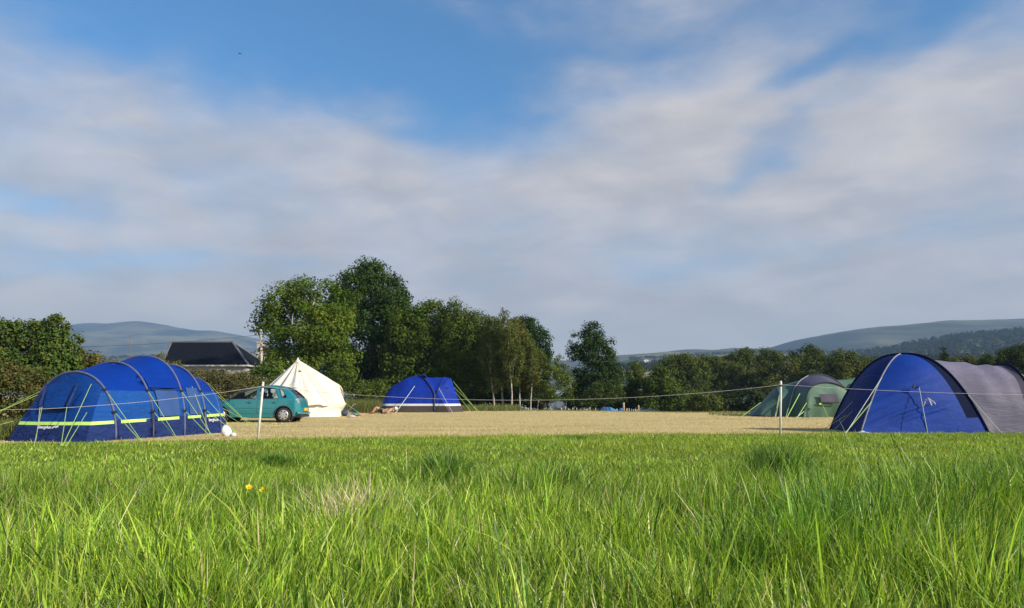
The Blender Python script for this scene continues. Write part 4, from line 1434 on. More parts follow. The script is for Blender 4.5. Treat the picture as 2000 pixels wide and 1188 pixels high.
# ------------------------------------------------------------------ blue dome tent with grey porch on the right
def dome_tent():
    zb = tz(11, 21)
    FL, FR, BL, BR = Vector((9.39, 20.95, zb)), Vector((12.78, 20.85, zb)), Vector((9.66, 23.6, zb)), Vector((13.1, 23.6, zb))
    ap = Vector((11.24, 22.2, 2.2))
    o = thing('dome_tent', 'large blue dome tent with grey tunnel porch at the right edge', 'tent', (11.2, 22.2, zb))
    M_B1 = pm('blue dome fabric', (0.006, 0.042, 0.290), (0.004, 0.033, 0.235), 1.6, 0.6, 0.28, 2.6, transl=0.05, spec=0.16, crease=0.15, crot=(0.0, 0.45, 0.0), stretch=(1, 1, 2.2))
    M_B2 = pm('shaded blue side fabric', (0.005, 0.018, 0.135), (0.004, 0.015, 0.115), 1.6, 0.6, 0.35, 3.0, transl=0.04, spec=0.14, crease=0.8)  # dome blue darkened in colour for the walls turned from the sun
    M_B3 = pm('navy pole sleeve', (0.002, 0.006, 0.036), (0.002, 0.005, 0.03), 3, 0.75, spec=0.08)
    M_GR = pm('grey porch fabric', (0.172, 0.158, 0.228), (0.14, 0.13, 0.19), 1.4, 0.6, 0.32, 1.8, transl=0.06, spec=0.2, crease=0.3, crot=(0.1, 0.12, 0.0), stretch=(0.7, 1, 2.0))
    corners = [(FL, 1.6), (FR, 2.5), (BR, 2.4), (BL, 2.3)]
    H = ap.z - zb

    def ribp(c, e, u):
        p = c.lerp(ap, u)
        return Vector((p.x, p.y, zb + H * (1 - (1 - u) ** e)))
    m = 110
    nm = ['front_wall', 'right_wall', 'rear_wall', 'side_wall']
    for k in range(4):
        (c0, e0), (c1, e1) = corners[k], corners[(k + 1) % 4]
        ns = 66
        rows = []
        for i in range(m + 1):
            u = i / m
            a, b = ribp(c0, e0, u), ribp(c1, e1, u)
            row = []
            for j in range(ns + 1):
                s = j / ns
                p = a.lerp(b, s)
                nrm = Vector(((a + b) * 0.5 - Vector((ap.x, ap.y, (a.z + b.z) / 2)))).normalized() if u < 0.98 else Vector((0, 0, 0))
                bulge = 0.14 * math.sin(math.pi * s) * math.sin(math.pi * min(1, u * 1.05)) * (1 if k == 0 else 0.6)
                p = p + nrm * bulge
                if k == 0:
                    # long diagonal tension creases running down to the left from the pull-out
                    q = p - Vector((11.45, 21.3, 1.25))
                    ph = q.z * 2.6 - q.x * 0.90
                    wr = math.sin(ph * 10.5 + 0.8 * math.sin(q.x * 2.1)) * (0.55 + 0.45 * math.sin(ph * 2.9 + 1.3 * q.x)) * math.exp(-((p.z - 0.75) / 0.5) ** 2) * (1 - smooth(11.2, 12.3, p.x)) * float(smooth(9.3, 9.9, p.x))
                    p = p + nrm * 0.026 * float(wr)
                row.append(p)
            rows.append(row)
        if k == 0:
            s_cut = lambda c: 'front_wall'
            g = MB()
            lim = int(ns * 0.0)
            # navy sleeve flap runs down the right edge, widest half way
            fw, sl = MB(), MB()
            vs = rows
            for i in range(m):
                u = (i + 0.5) / m
                cut = ns - (8 if u > 0.085 else 0)
                fw.grid([vs[i][:cut + 1], vs[i + 1][:cut + 1]])
                if cut < ns:
                    sl.grid([vs[i][cut:], vs[i + 1][cut:]])
            for nmx, q, mt in (('front_wall', fw, M_B1), ('sleeve_flap', sl, M_B3)):
                ob = q.build(nmx, mt, o, sm=True)
                b = bmesh.new()
                b.from_mesh(ob.data)
                bmesh.ops.remove_doubles(b, verts=b.verts, dist=0.0005)
                b.to_mesh(ob.data)
                b.free()
        else:
            q = MB()
            q.grid(rows)
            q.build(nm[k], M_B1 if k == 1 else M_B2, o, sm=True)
    # poles: pale sleeve along the near left rib, dark over the others
    for (c, e), mt, r in ((corners[0], M_SLEEVE, 0.022), (corners[1], M_B3, 0.035), (corners[2], M_B3, 0.03), (corners[3], M_B3, 0.03)):
        mb = MB()
        mb.tube([ribp(c, e, i / 24) + Vector((0, 0, 0.01)) for i in range(25)], r, 7)
        mb.build('pole_sleeve', pm('grey rib tape', (0.21, 0.21, 0.24), (0.16, 0.16, 0.19), 8, 0.7) if mt is M_SLEEVE else mt, o, sm=True)
    # grey tunnel porch leaving to the right
    n = 30
    curves = []
    rf = [ribp(corners[1][0], corners[1][1], 0.80 * i / 14) + Vector((-0.03, 0.05, -0.02)) for i in range(15)]
    rb = [ribp(corners[2][0], corners[2][1], 0.80 * i / 14) + Vector((-0.03, -0.05, -0.02)) for i in range(15)]
    curves.append(resample([Vector((p.x, p.y, max(p.z, zb))) for p in rf + rb[::-1]], n))
    for X, y0, y1, h, e in ((13.0, 20.98, 23.4, 1.96, 2.3), (13.6, 20.92, 23.45, 1.90, 2.3), (14.1, 20.9, 23.5, 1.90, 2.35)):
        yc, w = (y0 + y1) / 2, (y1 - y0) / 2
        c = []
        for i in range(n):
            a = math.pi * i / (n - 1)
            cc, s = math.cos(a), math.sin(a)
            c.append(Vector((X, yc - w * (abs(cc) ** (2 / e)) * (1 if cc > 0 else -1), zb + h * abs(s) ** (2 / e))))
        curves.append(c)
    rows = []
    for a, b in zip(curves, curves[1:]):
        for k in range(7):
            t = k / 6
            rows.append([p.lerp(q, t) - Vector((0, 0, 0.05 * 4 * t * (1 - t) * math.sin(math.pi * i / (n - 1)))) for i, (p, q) in enumerate(zip(a, b))])
    # the dome's rib overlaps the porch: trim what would poke through
    split_panels(rows, [(Vector((13.9, 21, 0)), (1, 0, 0))], lambda c: 'porch_hem' if c.x > 13.9 else 'porch', o, {'porch': M_GR, 'porch_hem': pm('dark grey hem', (0.062, 0.054, 0.082), (0.05, 0.044, 0.068), 3, 0.7, 0.2, spec=0.15)}, amp=0.05, seed=9)
    mb = MB()
    mb.tube([p + Vector((0.0, 0, 0.012)) for p in curves[-1]], 0.03, 7)
    mb.build('pole_sleeve', M_B3, o, sm=True)
    cs = curves[-1]
    mb = MB()
    mb.grid([[p.lerp(Vector((14.1 + 0.25 * math.sin(math.pi * i / (n - 1)), 22.2, p.z * (1 - t) + 0.0)), t) if t else p for i, p in enumerate(cs)] for t in (0, 1)])
    mb.build('porch_end', M_GR, o, sm=True)
    # pull-out in the middle of the front wall
    a = Q(1788, 756, 21.12)
    mb = MB()
    mb.box(a + Vector((-0.04, -0.03, 0.0)), (0.11, 0.05, 0.07), 0.2, M=Matrix.Rotation(0.6, 4, 'Y'))
    mb.tube([a, a + Vector((0.05, -0.10, 0.0))], 0.02, 5)
    mb.build('pull_out', M_DARK, o)
    G0 = lambda px, py: G(px, py, zb)
    guy(o, a + Vector((0.06, -0.08, 0)), G0(1812, 846.5), M_PALECORD, 0.010)
    fl = lambda u: ribp(corners[0][0], corners[0][1], u) + Vector((0, -0.03, 0))
    guy(o, fl(0.52), G0(1652, 847), M_PALECORD, 0.009)
    guy(o, fl(0.26), G0(1650, 847), M_LIMECORD, 0.010)
    fr = lambda u: ribp(corners[1][0], corners[1][1], u) + Vector((0.02, -0.03, 0))
    guy(o, fr(0.22), G0(1957, 847), M_PALECORD, 0.011)
    guy(o, Q(1665, 785, 22.4), G0(1609, 841), M_PALECORD, 0.005)
    guy(o, Q(1682, 785, 22.2), G0(1626, 843), M_PALECORD, 0.005)
    guy(o, Q(1662, 806, 22.4), G0(1606, 840), M_LIMECORD, 0.007)
    guy(o, curves[-1][9] + Vector((0.03, 0, 0)), Vector((15.9, 21.0, zb)), M_LIMECORD, 0.008)
    guy(o, curves[-1][12] + Vector((0.03, 0, 0)), Vector((16.1, 21.6, zb)), M_LIMECORD, 0.008)
    # vent on the shaded side
    mb = MB()
    p = Q(1678, 783, 22.25)
    mb.grid([[p + Vector((0.02 * j - 0.02 * i, -0.30 + 0.12 * i, 0.05 - 0.09 * j)) for i in range(4)] for j in range(2)])
    mb.build('side_vent', M_B3, o)
    # zip lines in the front panel, curved
    for pts in ([(1774, 775), (1766, 800), (1759, 825), (1758, 843)], [(1853, 755), (1853, 790), (1852, 843)], [(1881, 796), (1870, 815), (1866, 843)]):
        mb = MB()
        path = []
        for (x, y) in pts:
            yy = 20.98 + 0.50 * max(0, (843 - y) / 150)
            best = None
            r = Vector(ray(x, y))
            for i in range(m):
                pass
            path.append(Q(x, y, yy))
        # drop the path onto the panel along the view of each point's height
        (c0, e0), (c1, e1) = corners[0], corners[1]
        out = []
        for p in path:
            u = 1 - (max(0.0, 1 - (p.z - zb) / H)) ** (1 / ((e0 + e1) / 2))
            a_, b_ = ribp(c0, e0, u), ribp(c1, e1, u)
            s = (p.x - a_.x) / (b_.x - a_.x)
            s = min(0.98, max(0.02, s))
            q = a_.lerp(b_, s)
            out.append(Vector((q.x, q.y - 0.14 * math.sin(math.pi * s) * math.sin(math.pi * min(1, u * 1.05)) - 0.004, p.z)))
        mb.tube(out, 0.004, 4)
        mb.build('zip', M_B3, o)
    return o


dome_tent()


# ------------------------------------------------------------------ cream bell tent
def bell_tent():
    cx, cy, r = -10.33, 37.1, 2.12
    zb = tz(cx, cy)
    zt = 2.83
    o = thing('bell_tent', 'cream canvas bell tent beside the teal car', 'tent', (cx, cy, zb))
    ad = R(-8)
    N_ = 84

    def edge(a):
        da = (a - ad + math.pi) % (2 * math.pi) - math.pi
        f = max(0.0, 1 - abs(da) / R(24))
        sc = 1 + 0.022 * math.cos(14 * a)
        z = zb + 0.60 + 0.03 * math.cos(14 * a) + 0.98 * f
        rr = r * sc + 0.13 * (1 - f) + 0.02
        rr = rr * (1 - 0.02 * f)
        return Vector((cx + rr * math.cos(a), cy + rr * math.sin(a), z)), f
    top = Vector((cx, cy, zt))
    rows = []
    m = 16
    for i in range(m + 1):
        t = i / m
        row = []
        for j in range(N_ + 1):
            a = 2 * math.pi * j / N_
            e, f = edge(a)
            p = top.lerp(e, t)
            sag = 0.10 * math.sin(math.pi * t) * (1 - f)
            # tension folds fan down from the peak
            fold = 0.035 * math.cos(14 * a) * math.sin(math.pi * min(1, t * 0.9)) + 0.03 * math.sin(5 * a + 1.0) * t * (1 - t) * 3
            out = Vector((math.cos(a), math.sin(a), 0))
            row.append(p - Vector((0, 0, sag)) + out * fold + Vector((0, 0, fold * 0.5)))
        rows.append(row)
    mb = MB()
    mb.grid(rows)
    mb.build('roof', M_CANVAS, o, sm=True)
    # hem skirt of the roof
    mb = MB()
    mb.grid([[edge(2 * math.pi * j / N_)[0] + Vector((0, 0, -0.10 * k)) * (1 + 0.5 * math.sin(j * 1.7)) for j in range(N_ + 1)] for k in (0, 0.45)])
    mb.build('eave_hem', M_CANVAS, o, sm=True)
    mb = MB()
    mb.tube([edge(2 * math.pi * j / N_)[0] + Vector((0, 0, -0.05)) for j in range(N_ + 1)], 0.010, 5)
    mb.build('eave_shade', M_SEAM_SHADE, o, sm=True)  # dark tube stands for the line of shade under the eave hem
    wall = []
    for k in range(11):
        t = k / 10
        row = []
        for j in range(N_ + 1):
            a = 2 * math.pi * j / N_
            e, f = edge(a)
            zw = zb + 0.60
            if e.z > zw + 0.05 and t < 0.75:
                q = t / 0.7
                rr = (r - 0.03) + 0.26 * min(1, q) ** 1.5
                if q > 1.0:
                    rr = r - 0.02
                p = Vector((cx + rr * math.cos(a), cy + rr * math.sin(a), e.z + 0.01 - (e.z - zw) * min(1.0, q)))
            else:
                b = Vector((cx + (r - 0.02) * math.cos(a), cy + (r - 0.02) * math.sin(a), zb))
                ee = Vector((cx + (r - 0.05) * math.cos(a), cy + (r - 0.05) * math.sin(a), min(e.z, zw) + 0.012))
                p = ee.lerp(b, t if e.z <= zw + 0.05 else (t - 0.7) / 0.3)
            w = 0.02 * math.sin(23 * a + 2) * math.sin(math.pi * t) + 0.015 * math.sin(51 * a)
            row.append(p + Vector((math.cos(a), math.sin(a), 0)) * w)
        wall.append(row)
    mb = MB()
    mb.grid(wall)
    mb.build('wall', M_CANVAS, o, sm=True)
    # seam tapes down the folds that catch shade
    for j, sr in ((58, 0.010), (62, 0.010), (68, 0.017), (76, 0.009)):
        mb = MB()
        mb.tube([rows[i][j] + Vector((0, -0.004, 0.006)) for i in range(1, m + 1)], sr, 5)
        mb.build('seam', M_SEAM_SHADE, o, sm=True)
    # vents near the peak, cap
    for a in (R(-62), R(195)):
        e, _ = edge(a)
        p = top.lerp(e, 0.26) + Vector((math.cos(a) * 0.03, math.sin(a) * 0.03, 0.0))
        mb = MB()
        mb.lathe([(0.0, 0.06), (0.05, 0.04), (0.07, -0.02), (0.0, -0.03)], p, 8)
        mb.build('vent', M_SEAM_SHADE, o, sm=True)
    mb = MB()
    mb.lathe([(0.0, 0.10), (0.025, 0.08), (0.05, 0.01), (0.13, -0.10), (0.145, -0.13)], top, 14)
    mb.build('peak_cap', M_CANVAS, o, sm=True)
    for j in range(0, 84, 6):
        a = 2 * math.pi * j / N_
        if abs((a - ad + math.pi) % (2 * math.pi) - math.pi) < R(20):
            continue
        e, _ = edge(a)
        g = Vector((cx + 3.3 * math.cos(a), cy + 3.3 * math.sin(a), tz(cx + 3.3 * math.cos(a), cy + 3.3 * math.sin(a))))
        if g.y < 33.5 and g.x < -9.5:
            g = e.lerp(g, 0.6)
            g.z = tz(g.x, g.y)
        guy(o, e, g, M_PALECORD, 0.005)
    return o


bell_tent()


# ------------------------------------------------------------------ blue tent with white band and brown skirt
def skirted_tent():
    Yn, Ym = 43.4, 44.7
    z0 = tz(-7, 43.6)
    o = thing('skirted_tent', 'blue tent with white band and brown skirt in front of the dark trees', 'tent', (-5.4, 44.5, z0))
    M_V = pm('violet blue fabric', (0.008, 0.034, 0.31), (0.006, 0.027, 0.26), 1.5, 0.6, 0.4, 2.4, transl=0.06, spec=0.14, crease=0.8)
    M_BR = pm('brown skirt fabric', (0.050, 0.040, 0.036), (0.040, 0.032, 0.03), 3, 0.7, 0.3)
    M_WB = pm('white band', (0.62, 0.62, 0.66), (0.54, 0.54, 0.58), 5, 0.6)
    M_PK = pm('blue black pole sleeve', (0.010, 0.016, 0.07), (0.008, 0.012, 0.05), 5, 0.6)

    def mir(p):
        return Vector((p.x + 0.0, 2 * Ym - p.y, p.z))

    def full(near, apex):
        a = [Vector((p.x, p.y, max(p.z, z0))) for p in near] + [apex]
        return a + [mir(p) for p in reversed(a[:-1])]
    c0 = full([Q(740, 806, Yn + 0.25), Q(734, 806, Yn + 0.8)], Q(732, 805, Ym))
    c1 = full([Q(752, 806, Yn + 0.05), Q(753, 784, Yn + 0.3), Q(759, 766, Yn + 0.8)], Q(764, 756, Ym))
    c2 = full([Q(788, 806, Yn - 0.1), Q(790, 775, Yn + 0.1), Q(792, 752, Yn + 0.6)], Q(794, 738, Ym))
    c3 = full([Q(848, 806, Yn), Q(848, 786, Yn), Q(848, 770, Yn + 0.1), Q(838, 752, Yn + 0.45), Q(828, 740, Yn + 0.9)], Q(817, 732.5, Ym))
    cm = full([Q(863, 806, Yn - 0.08), Q(858, 787, Yn - 0.03), Q(851, 771, Yn + 0.12), Q(846, 755, Yn + 0.5), Q(843, 744, Yn + 0.9)], Q(840, 738, Ym))
    c4 = full([Q(879, 806, Yn - 0.15), Q(868, 788, Yn - 0.08), Q(854, 769, Yn + 0.12), Q(859, 754, Yn + 0.5), Q(864, 743, Yn + 0.9)], Q(869, 737, Ym))
    c5 = full([Q(885, 806, Yn + 0.12), Q(878, 788, Yn + 0.22), Q(867, 768, Yn + 0.42), Q(870, 752, Yn + 0.6), Q(875, 743, Yn + 0.95)], Q(881, 739.5, Ym))
    c6 = full([Q(892, 806, Yn + 0.55), Q(888, 790, Yn + 0.65), Q(884, 776, Yn + 0.8), Q(885, 768, Yn + 0.8), Q(886, 763, Yn + 1.0)], Q(888, 760, Ym))
    c7 = full([Q(897, 806, Yn + 0.75), Q(901, 805, Yn + 0.95), Q(903, 805, Yn + 1.1)], Q(905, 804, Ym))
    rows = loft_rows([c0, c1, c2, c3, cm, c4, c5, c6, c7], 41, 4)
    zs = z0 + 0.36
    for lo, hi, nm in ((0, len(rows), 'skirt'), (0, 13, 'side_wall'), (12, 21, 'canopy'), (20, len(rows), 'porch')):
        split_panels(rows[lo:hi], [(Vector((0, 0, zs)), (0, 0, 1)), (Vector((0, 0, zs + 0.12)), (0, 0, 1))],
                     lambda c, nm=nm: 'skirt' if c.z < zs else ('white_band' if c.z < zs + 0.12 else (nm if nm != 'skirt' else 'upper')), o,
                     {'skirt': M_BR, 'white_band': M_WB, 'side_wall': M_V, 'canopy': M_V, 'porch': M_V}, amp=0.025, seed=5, keep=('skirt', 'white_band') if nm == 'skirt' else (nm,))
    for c in (c3, c4):
        mb = MB()
        mb.tube([p + Vector((0, -0.01, 0.02)) for p in resample(c, 40) if c is c3 or p.z > c4[2].z - 0.05], 0.042 if c is c3 else 0.025, 7)
        mb.build('pole_sleeve', M_PK, o, sm=True)
    mb = MB()
    mb.grid([[Q(822 + 4 * i, 737.5 - 5 * math.sin(math.pi * min(1, (i + 0.4) / 3.4)) - 1.5 * math.sin(math.pi * j / 4), 44.2 + 0.25 * j) for i in range(4)] for j in range(5)])
    mb.build('roof_vent', M_V, o, sm=True)
    mb = MB()
    mb.grid([[Q(868 + 8 * i, 756 + 2 * i + 2.2 * j, Yn + 0.32 + 0.02 * j) for i in range(2)] for j in range(2)])
    mb.build('mesh_vent', M_PK, o)
    g0 = lambda px, Y: T(px, Y)
    for a, b, mt, r in ((Q(810, 754, Yn + 0.35), g0(773, 42.3), M_PALECORD, 0.014), (Q(885, 745, Ym), g0(934, 43.6), M_LIMECORD, 0.012), (Q(888, 764, Ym), g0(921, 43.3), M_LIMECORD, 0.012), (Q(887, 757, Ym), g0(936, 44.6), M_LIMECORD, 0.010),
                        (Q(735, 787, 44.0), g0(690, 43.3), M_LIMECORD, 0.012), (Q(857, 758, Yn + 0.3), g0(884, 42.6), M_PALECORD, 0.01)):
        guy(o, a, b, mt, r)
    return o


skirted_tent()


# ------------------------------------------------------------------ green tent
def green_tent():
    z0 = tz(17, 39)
    o = thing('green_tent', 'green family tent with purple grey canopy behind the right hand post', 'tent', (15.8, 40, z0))
    M_LG = pm('light green fabric', (0.090, 0.178, 0.128), (0.075, 0.150, 0.108), 1.4, 0.5, 0.3, 2.4, transl=0.12)
    M_DG = pm('dark green fabric', (0.050, 0.110, 0.088), (0.04, 0.092, 0.074), 1.4, 0.5, 0.3, 2.4, transl=0.05)  # the pod's dark green; on the side wall it also stands for shade
    M_PU = pm('purple grey fabric', (0.085, 0.076, 0.125), (0.07, 0.063, 0.105), 1.6, 0.5, 0.3, 2.4, transl=0.05)
    M_BK = pm('black green sleeve', (0.010, 0.018, 0.018), (0.008, 0.014, 0.014), 5, 0.6)

    def fl(p):
        return Vector((p.x, p.y, max(p.z, z0)))
    A0 = [fl(Q(1568, 815, 37.9)), Q(1572, 790, 37.95), Q(1577, 768, 38.0), Q(1586, 756, 38.05), Q(1600, 749.5, 38.1), Q(1620, 748, 38.1), Q(1642, 754, 38.05), Q(1660, 765, 38.0), Q(1680, 788, 37.95), fl(Q(1692, 815, 37.9))]
    A1 = [fl(Q(1536, 813, 39.0)), Q(1543, 785, 39.1), Q(1551, 760, 39.2), Q(1562, 745, 39.3), Q(1578, 735, 39.4), Q(1596, 732, 39.4), Q(1614, 735, 39.4), Q(1638, 748, 39.3), Q(1664, 774, 39.2), fl(Q(1700, 813, 39.0))]
    A2 = [fl(Q(1560, 810, 41.6)), Q(1563, 785, 41.6), Q(1568, 762, 41.5), Q(1578, 748, 41.4), Q(1590, 740, 41.4), Q(1606, 737, 41.4), Q(1622, 740, 41.4), Q(1645, 752, 41.4), Q(1668, 775, 41.5), fl(Q(1690, 810, 41.6))]
    A3 = [fl(p + Vector((0.2 if i < 5 else -0.2, 1.2, -p.z))) for i, p in enumerate(A2)]
    rows = loft_rows([A0, A1, A2, A3], 41, 7)
    zc = Q(1572, 760, 38.5).z
    split_panels(rows, [(Vector((0, 39.3, 0)), (0, 1, 0)), (Vector((0, 0, zc)), (0, 0, 1))],
                 lambda c: ('canopy' if c.z > zc else 'side_wall') if c.y < 39.3 else 'rear_roof', o, {'canopy': M_PU, 'side_wall': M_DG, 'rear_roof': M_DG}, amp=0.03, seed=7)
    # front panel
    A0r = resample(A0, 33)
    mid = [Vector((p.x, p.y - 0.04, z0)) for p in A0r]
    mb = MB()
    mb.grid([[p.lerp(q, t) - Vector((0, 0.16 * math.sin(math.pi * t) * math.sin(math.pi * i / 32) + 0.03 * math.sin(i * 1.1) * t, 0)) for i, (p, q) in enumerate(zip(A0r, mid))] for t in (0, .15, .3, .45, .6, .75, .9, 1)])
    mb.build('front_wall', M_LG, o, sm=True)
    mb = MB()
    mb.grid([[Q(1600 + 34 * i / 6 + 4 * j / 4, 770 + 15 * j / 4, 37.80 - 0.01 * math.sin(i)) for i in range(7)] for j in range(5)])
    mb.build('window', M_PU, o, sm=True)
    mb = MB()
    mb.tube([Q(1603, 785.5, 37.77), Q(1620, 786.5, 37.76), Q(1639, 786, 37.77)], 0.03, 5)
    mb.build('window_roll', M_BK, o)
    for c, r in ((A0, 0.035), (A1, 0.045)):
        mb = MB()
        mb.tube([p + Vector((0, -0.02, 0.015)) for p in resample(c, 40)], r, 7)
        mb.build('pole_sleeve', M_BK, o, sm=True)
    mb = MB()
    mb.tube([p + Vector((0, -0.05, 0.03)) for p in resample(A1[2:5], 12)], 0.03, 6)
    mb.build('pole_end', pm('grey tape', (0.30, 0.30, 0.33), (0.25, 0.25, 0.28), 6, 0.6), o)
    # sleeping pod on the left
    P0 = [fl(Q(1467, 812, 39.3)), fl(Q(1462, 812, 39.9)), fl(Q(1459, 812, 40.4)), fl(Q(1462, 812, 41.0)), fl(Q(1468, 812, 41.5))]
    P1 = [fl(Q(1484, 812, 38.9)), Q(1486, 795, 39.1), Q(1490, 783, 40.2), Q(1488, 795, 41.4), fl(Q(1488, 812, 41.7))]
    P2 = [fl(Q(1516, 813, 38.7)), Q(1523, 785, 38.9), Q(1520, 768, 39.2), Q(1514, 756.5, 40.2), Q(1516, 775, 41.4), fl(Q(1518, 812, 41.8))]
    P3 = [fl(Q(1540, 813, 38.8)), Q(1546, 785, 38.95), Q(1550, 765, 39.2), Q(1551, 746, 40.2), Q(1556, 770, 41.4), fl(Q(1560, 812, 41.8))]
    P4 = [fl(Q(1575, 812, 39.1)), Q(1578, 785, 39.2), Q(1578, 758, 39.4), Q(1582, 737, 40.2), Q(1585, 765, 41.4), fl(Q(1588, 812, 41.8))]
    mb = MB()
    mb.grid(loft_rows([P0, P1, P2, P3, P4], 25, 6))
    mb.build('sleeping_pod', M_DG, o, sm=True)
    mb = MB()
    mb.tube([p + Vector((0, -0.02, 0.01)) for p in resample(P2, 24)], 0.03, 6)
    mb.build('pole_sleeve', M_BK, o, sm=True)
    # pod on the far right, mostly behind the dome tent
    R0 = [fl(Q(1632, 812, 41.8)), Q(1634, 765, 41.9), Q(1632, 742, 42.4), Q(1640, 765, 43.2), fl(Q(1645, 812, 43.6))]
    R1 = [fl(Q(1690, 812, 41.6)), Q(1680, 765, 41.8), Q(1673, 738, 42.4), Q(1675, 765, 43.2), fl(Q(1688, 812, 43.6))]
    R2 = [fl(Q(1712, 812, 41.9)), Q(1710, 790, 42.0), fl(Q(1706, 775, 42.4)), Q(1710, 790, 43.2), fl(Q(1712, 812, 43.5))]
    mb = MB()
    mb.grid(loft_rows([R0, R1, R2], 21, 6, sag=0.03))
    mb.build('sleeping_pod', M_LG, o, sm=True)
    mb = MB()
    mb.tube([Q(1673, 744, 41.9), Q(1666, 752, 41.8), Q(1663, 760, 41.7)], 0.05, 5)
    mb.build('toggle', M_WHITE, o)
    mb = MB()
    mb.box(Q(1602, 789, 37.6), (0.10, 0.05, 0.08))
    mb.build('window_tab', M_LIME, o)
    for a, b, mt, r in ((Q(1562, 769, 38.2), T(1536, 37.4), M_LIMECORD, 0.022), (Q(1575, 787, 37.9), T(1556, 37.2), M_LIMECORD, 0.018), (Q(1570, 804, 37.8), T(1554, 37.2), M_PALECORD, 0.014), (Q(1522, 772, 38.8), T(1513, 38.0), M_PALECORD, 0.010),
                        (Q(1551, 759, 39.1), T(1534, 38.0), M_PALECORD, 0.010), (Q(1486, 786, 39.3), T(1448, 38.9), M_LIMECORD, 0.014), (Q(1606, 790, 37.7), T(1617, 37.2), M_LIMECORD, 0.010), (Q(1523, 775, 38.8), T(1514.5, 37.9), M_LIMECORD, 0.012)):
        guy(o, a, b, mt, r)
    return o


green_tent()


# ------------------------------------------------------------------ small bright blue tent beyond the crest
def low_tent():
    Y = 60.0
    z0 = tz(7.5, Y)
    o = thing('low_tent', 'small bright blue tent showing over the crest below the lone tree', 'tent', (7.4, Y, z0))
    M_T = pm('bright blue fabric', (0.020, 0.19, 0.55), (0.016, 0.16, 0.48), 2, 0.45, 0.2, transl=0.12)
    M_T2 = pm('pale blue fabric', (0.07, 0.27, 0.60), (0.06, 0.24, 0.54), 2, 0.45, 0.2, transl=0.12)
    z1 = lambda px, Yy: Vector((Q(px, 800, Yy).x, Yy, z0))

    def arch(px, py, Yc, w):
        top = Q(px, py, Yc)
        return [Vector((top.x, Yc - w, z0)), Vector((top.x, Yc - w * 0.8, z0 + 0.6 * (top.z - z0))), top, Vector((top.x, Yc + w * 0.8, z0 + 0.6 * (top.z - z0))), Vector((top.x, Yc + w, z0))]
    for nm, L, mt in (('canopy', [(1169, 803, .5), (1172, 797, 1.0), (1180, 795, 1.2), (1189, 795.5, 1.2)], M_T), ('porch', [(1189, 796, 1.15), (1192, 795, 1.15), (1200, 799, 1.0), (1208, 801.5, .8), (1213, 804, .4)], M_T2)):
        mb = MB()
        mb.grid(loft_rows([arch(a, b, Y, w) for a, b, w in L], 17, 4))
        mb.build(nm, mt, o, sm=True)
    mb = MB()
    mb.tube(resample(arch(1190, 795, Y, 1.17), 14), 0.03, 5)
    mb.build('pole_sleeve', M_T2, o)
    mb = MB()
    mb.lathe([(0.0, 0.45), (0.18, 0.42), (0.3, 0.2), (0.3, 0.0)], Q(1214, 809, 59), 10)
    o2 = mb.build('water_carrier', M_T2, None, sm=True)
    o2.location = (0, 0, 0)
    tag(o2, 'pale blue rounded container beside the small blue tent', 'water carrier')


low_tent()
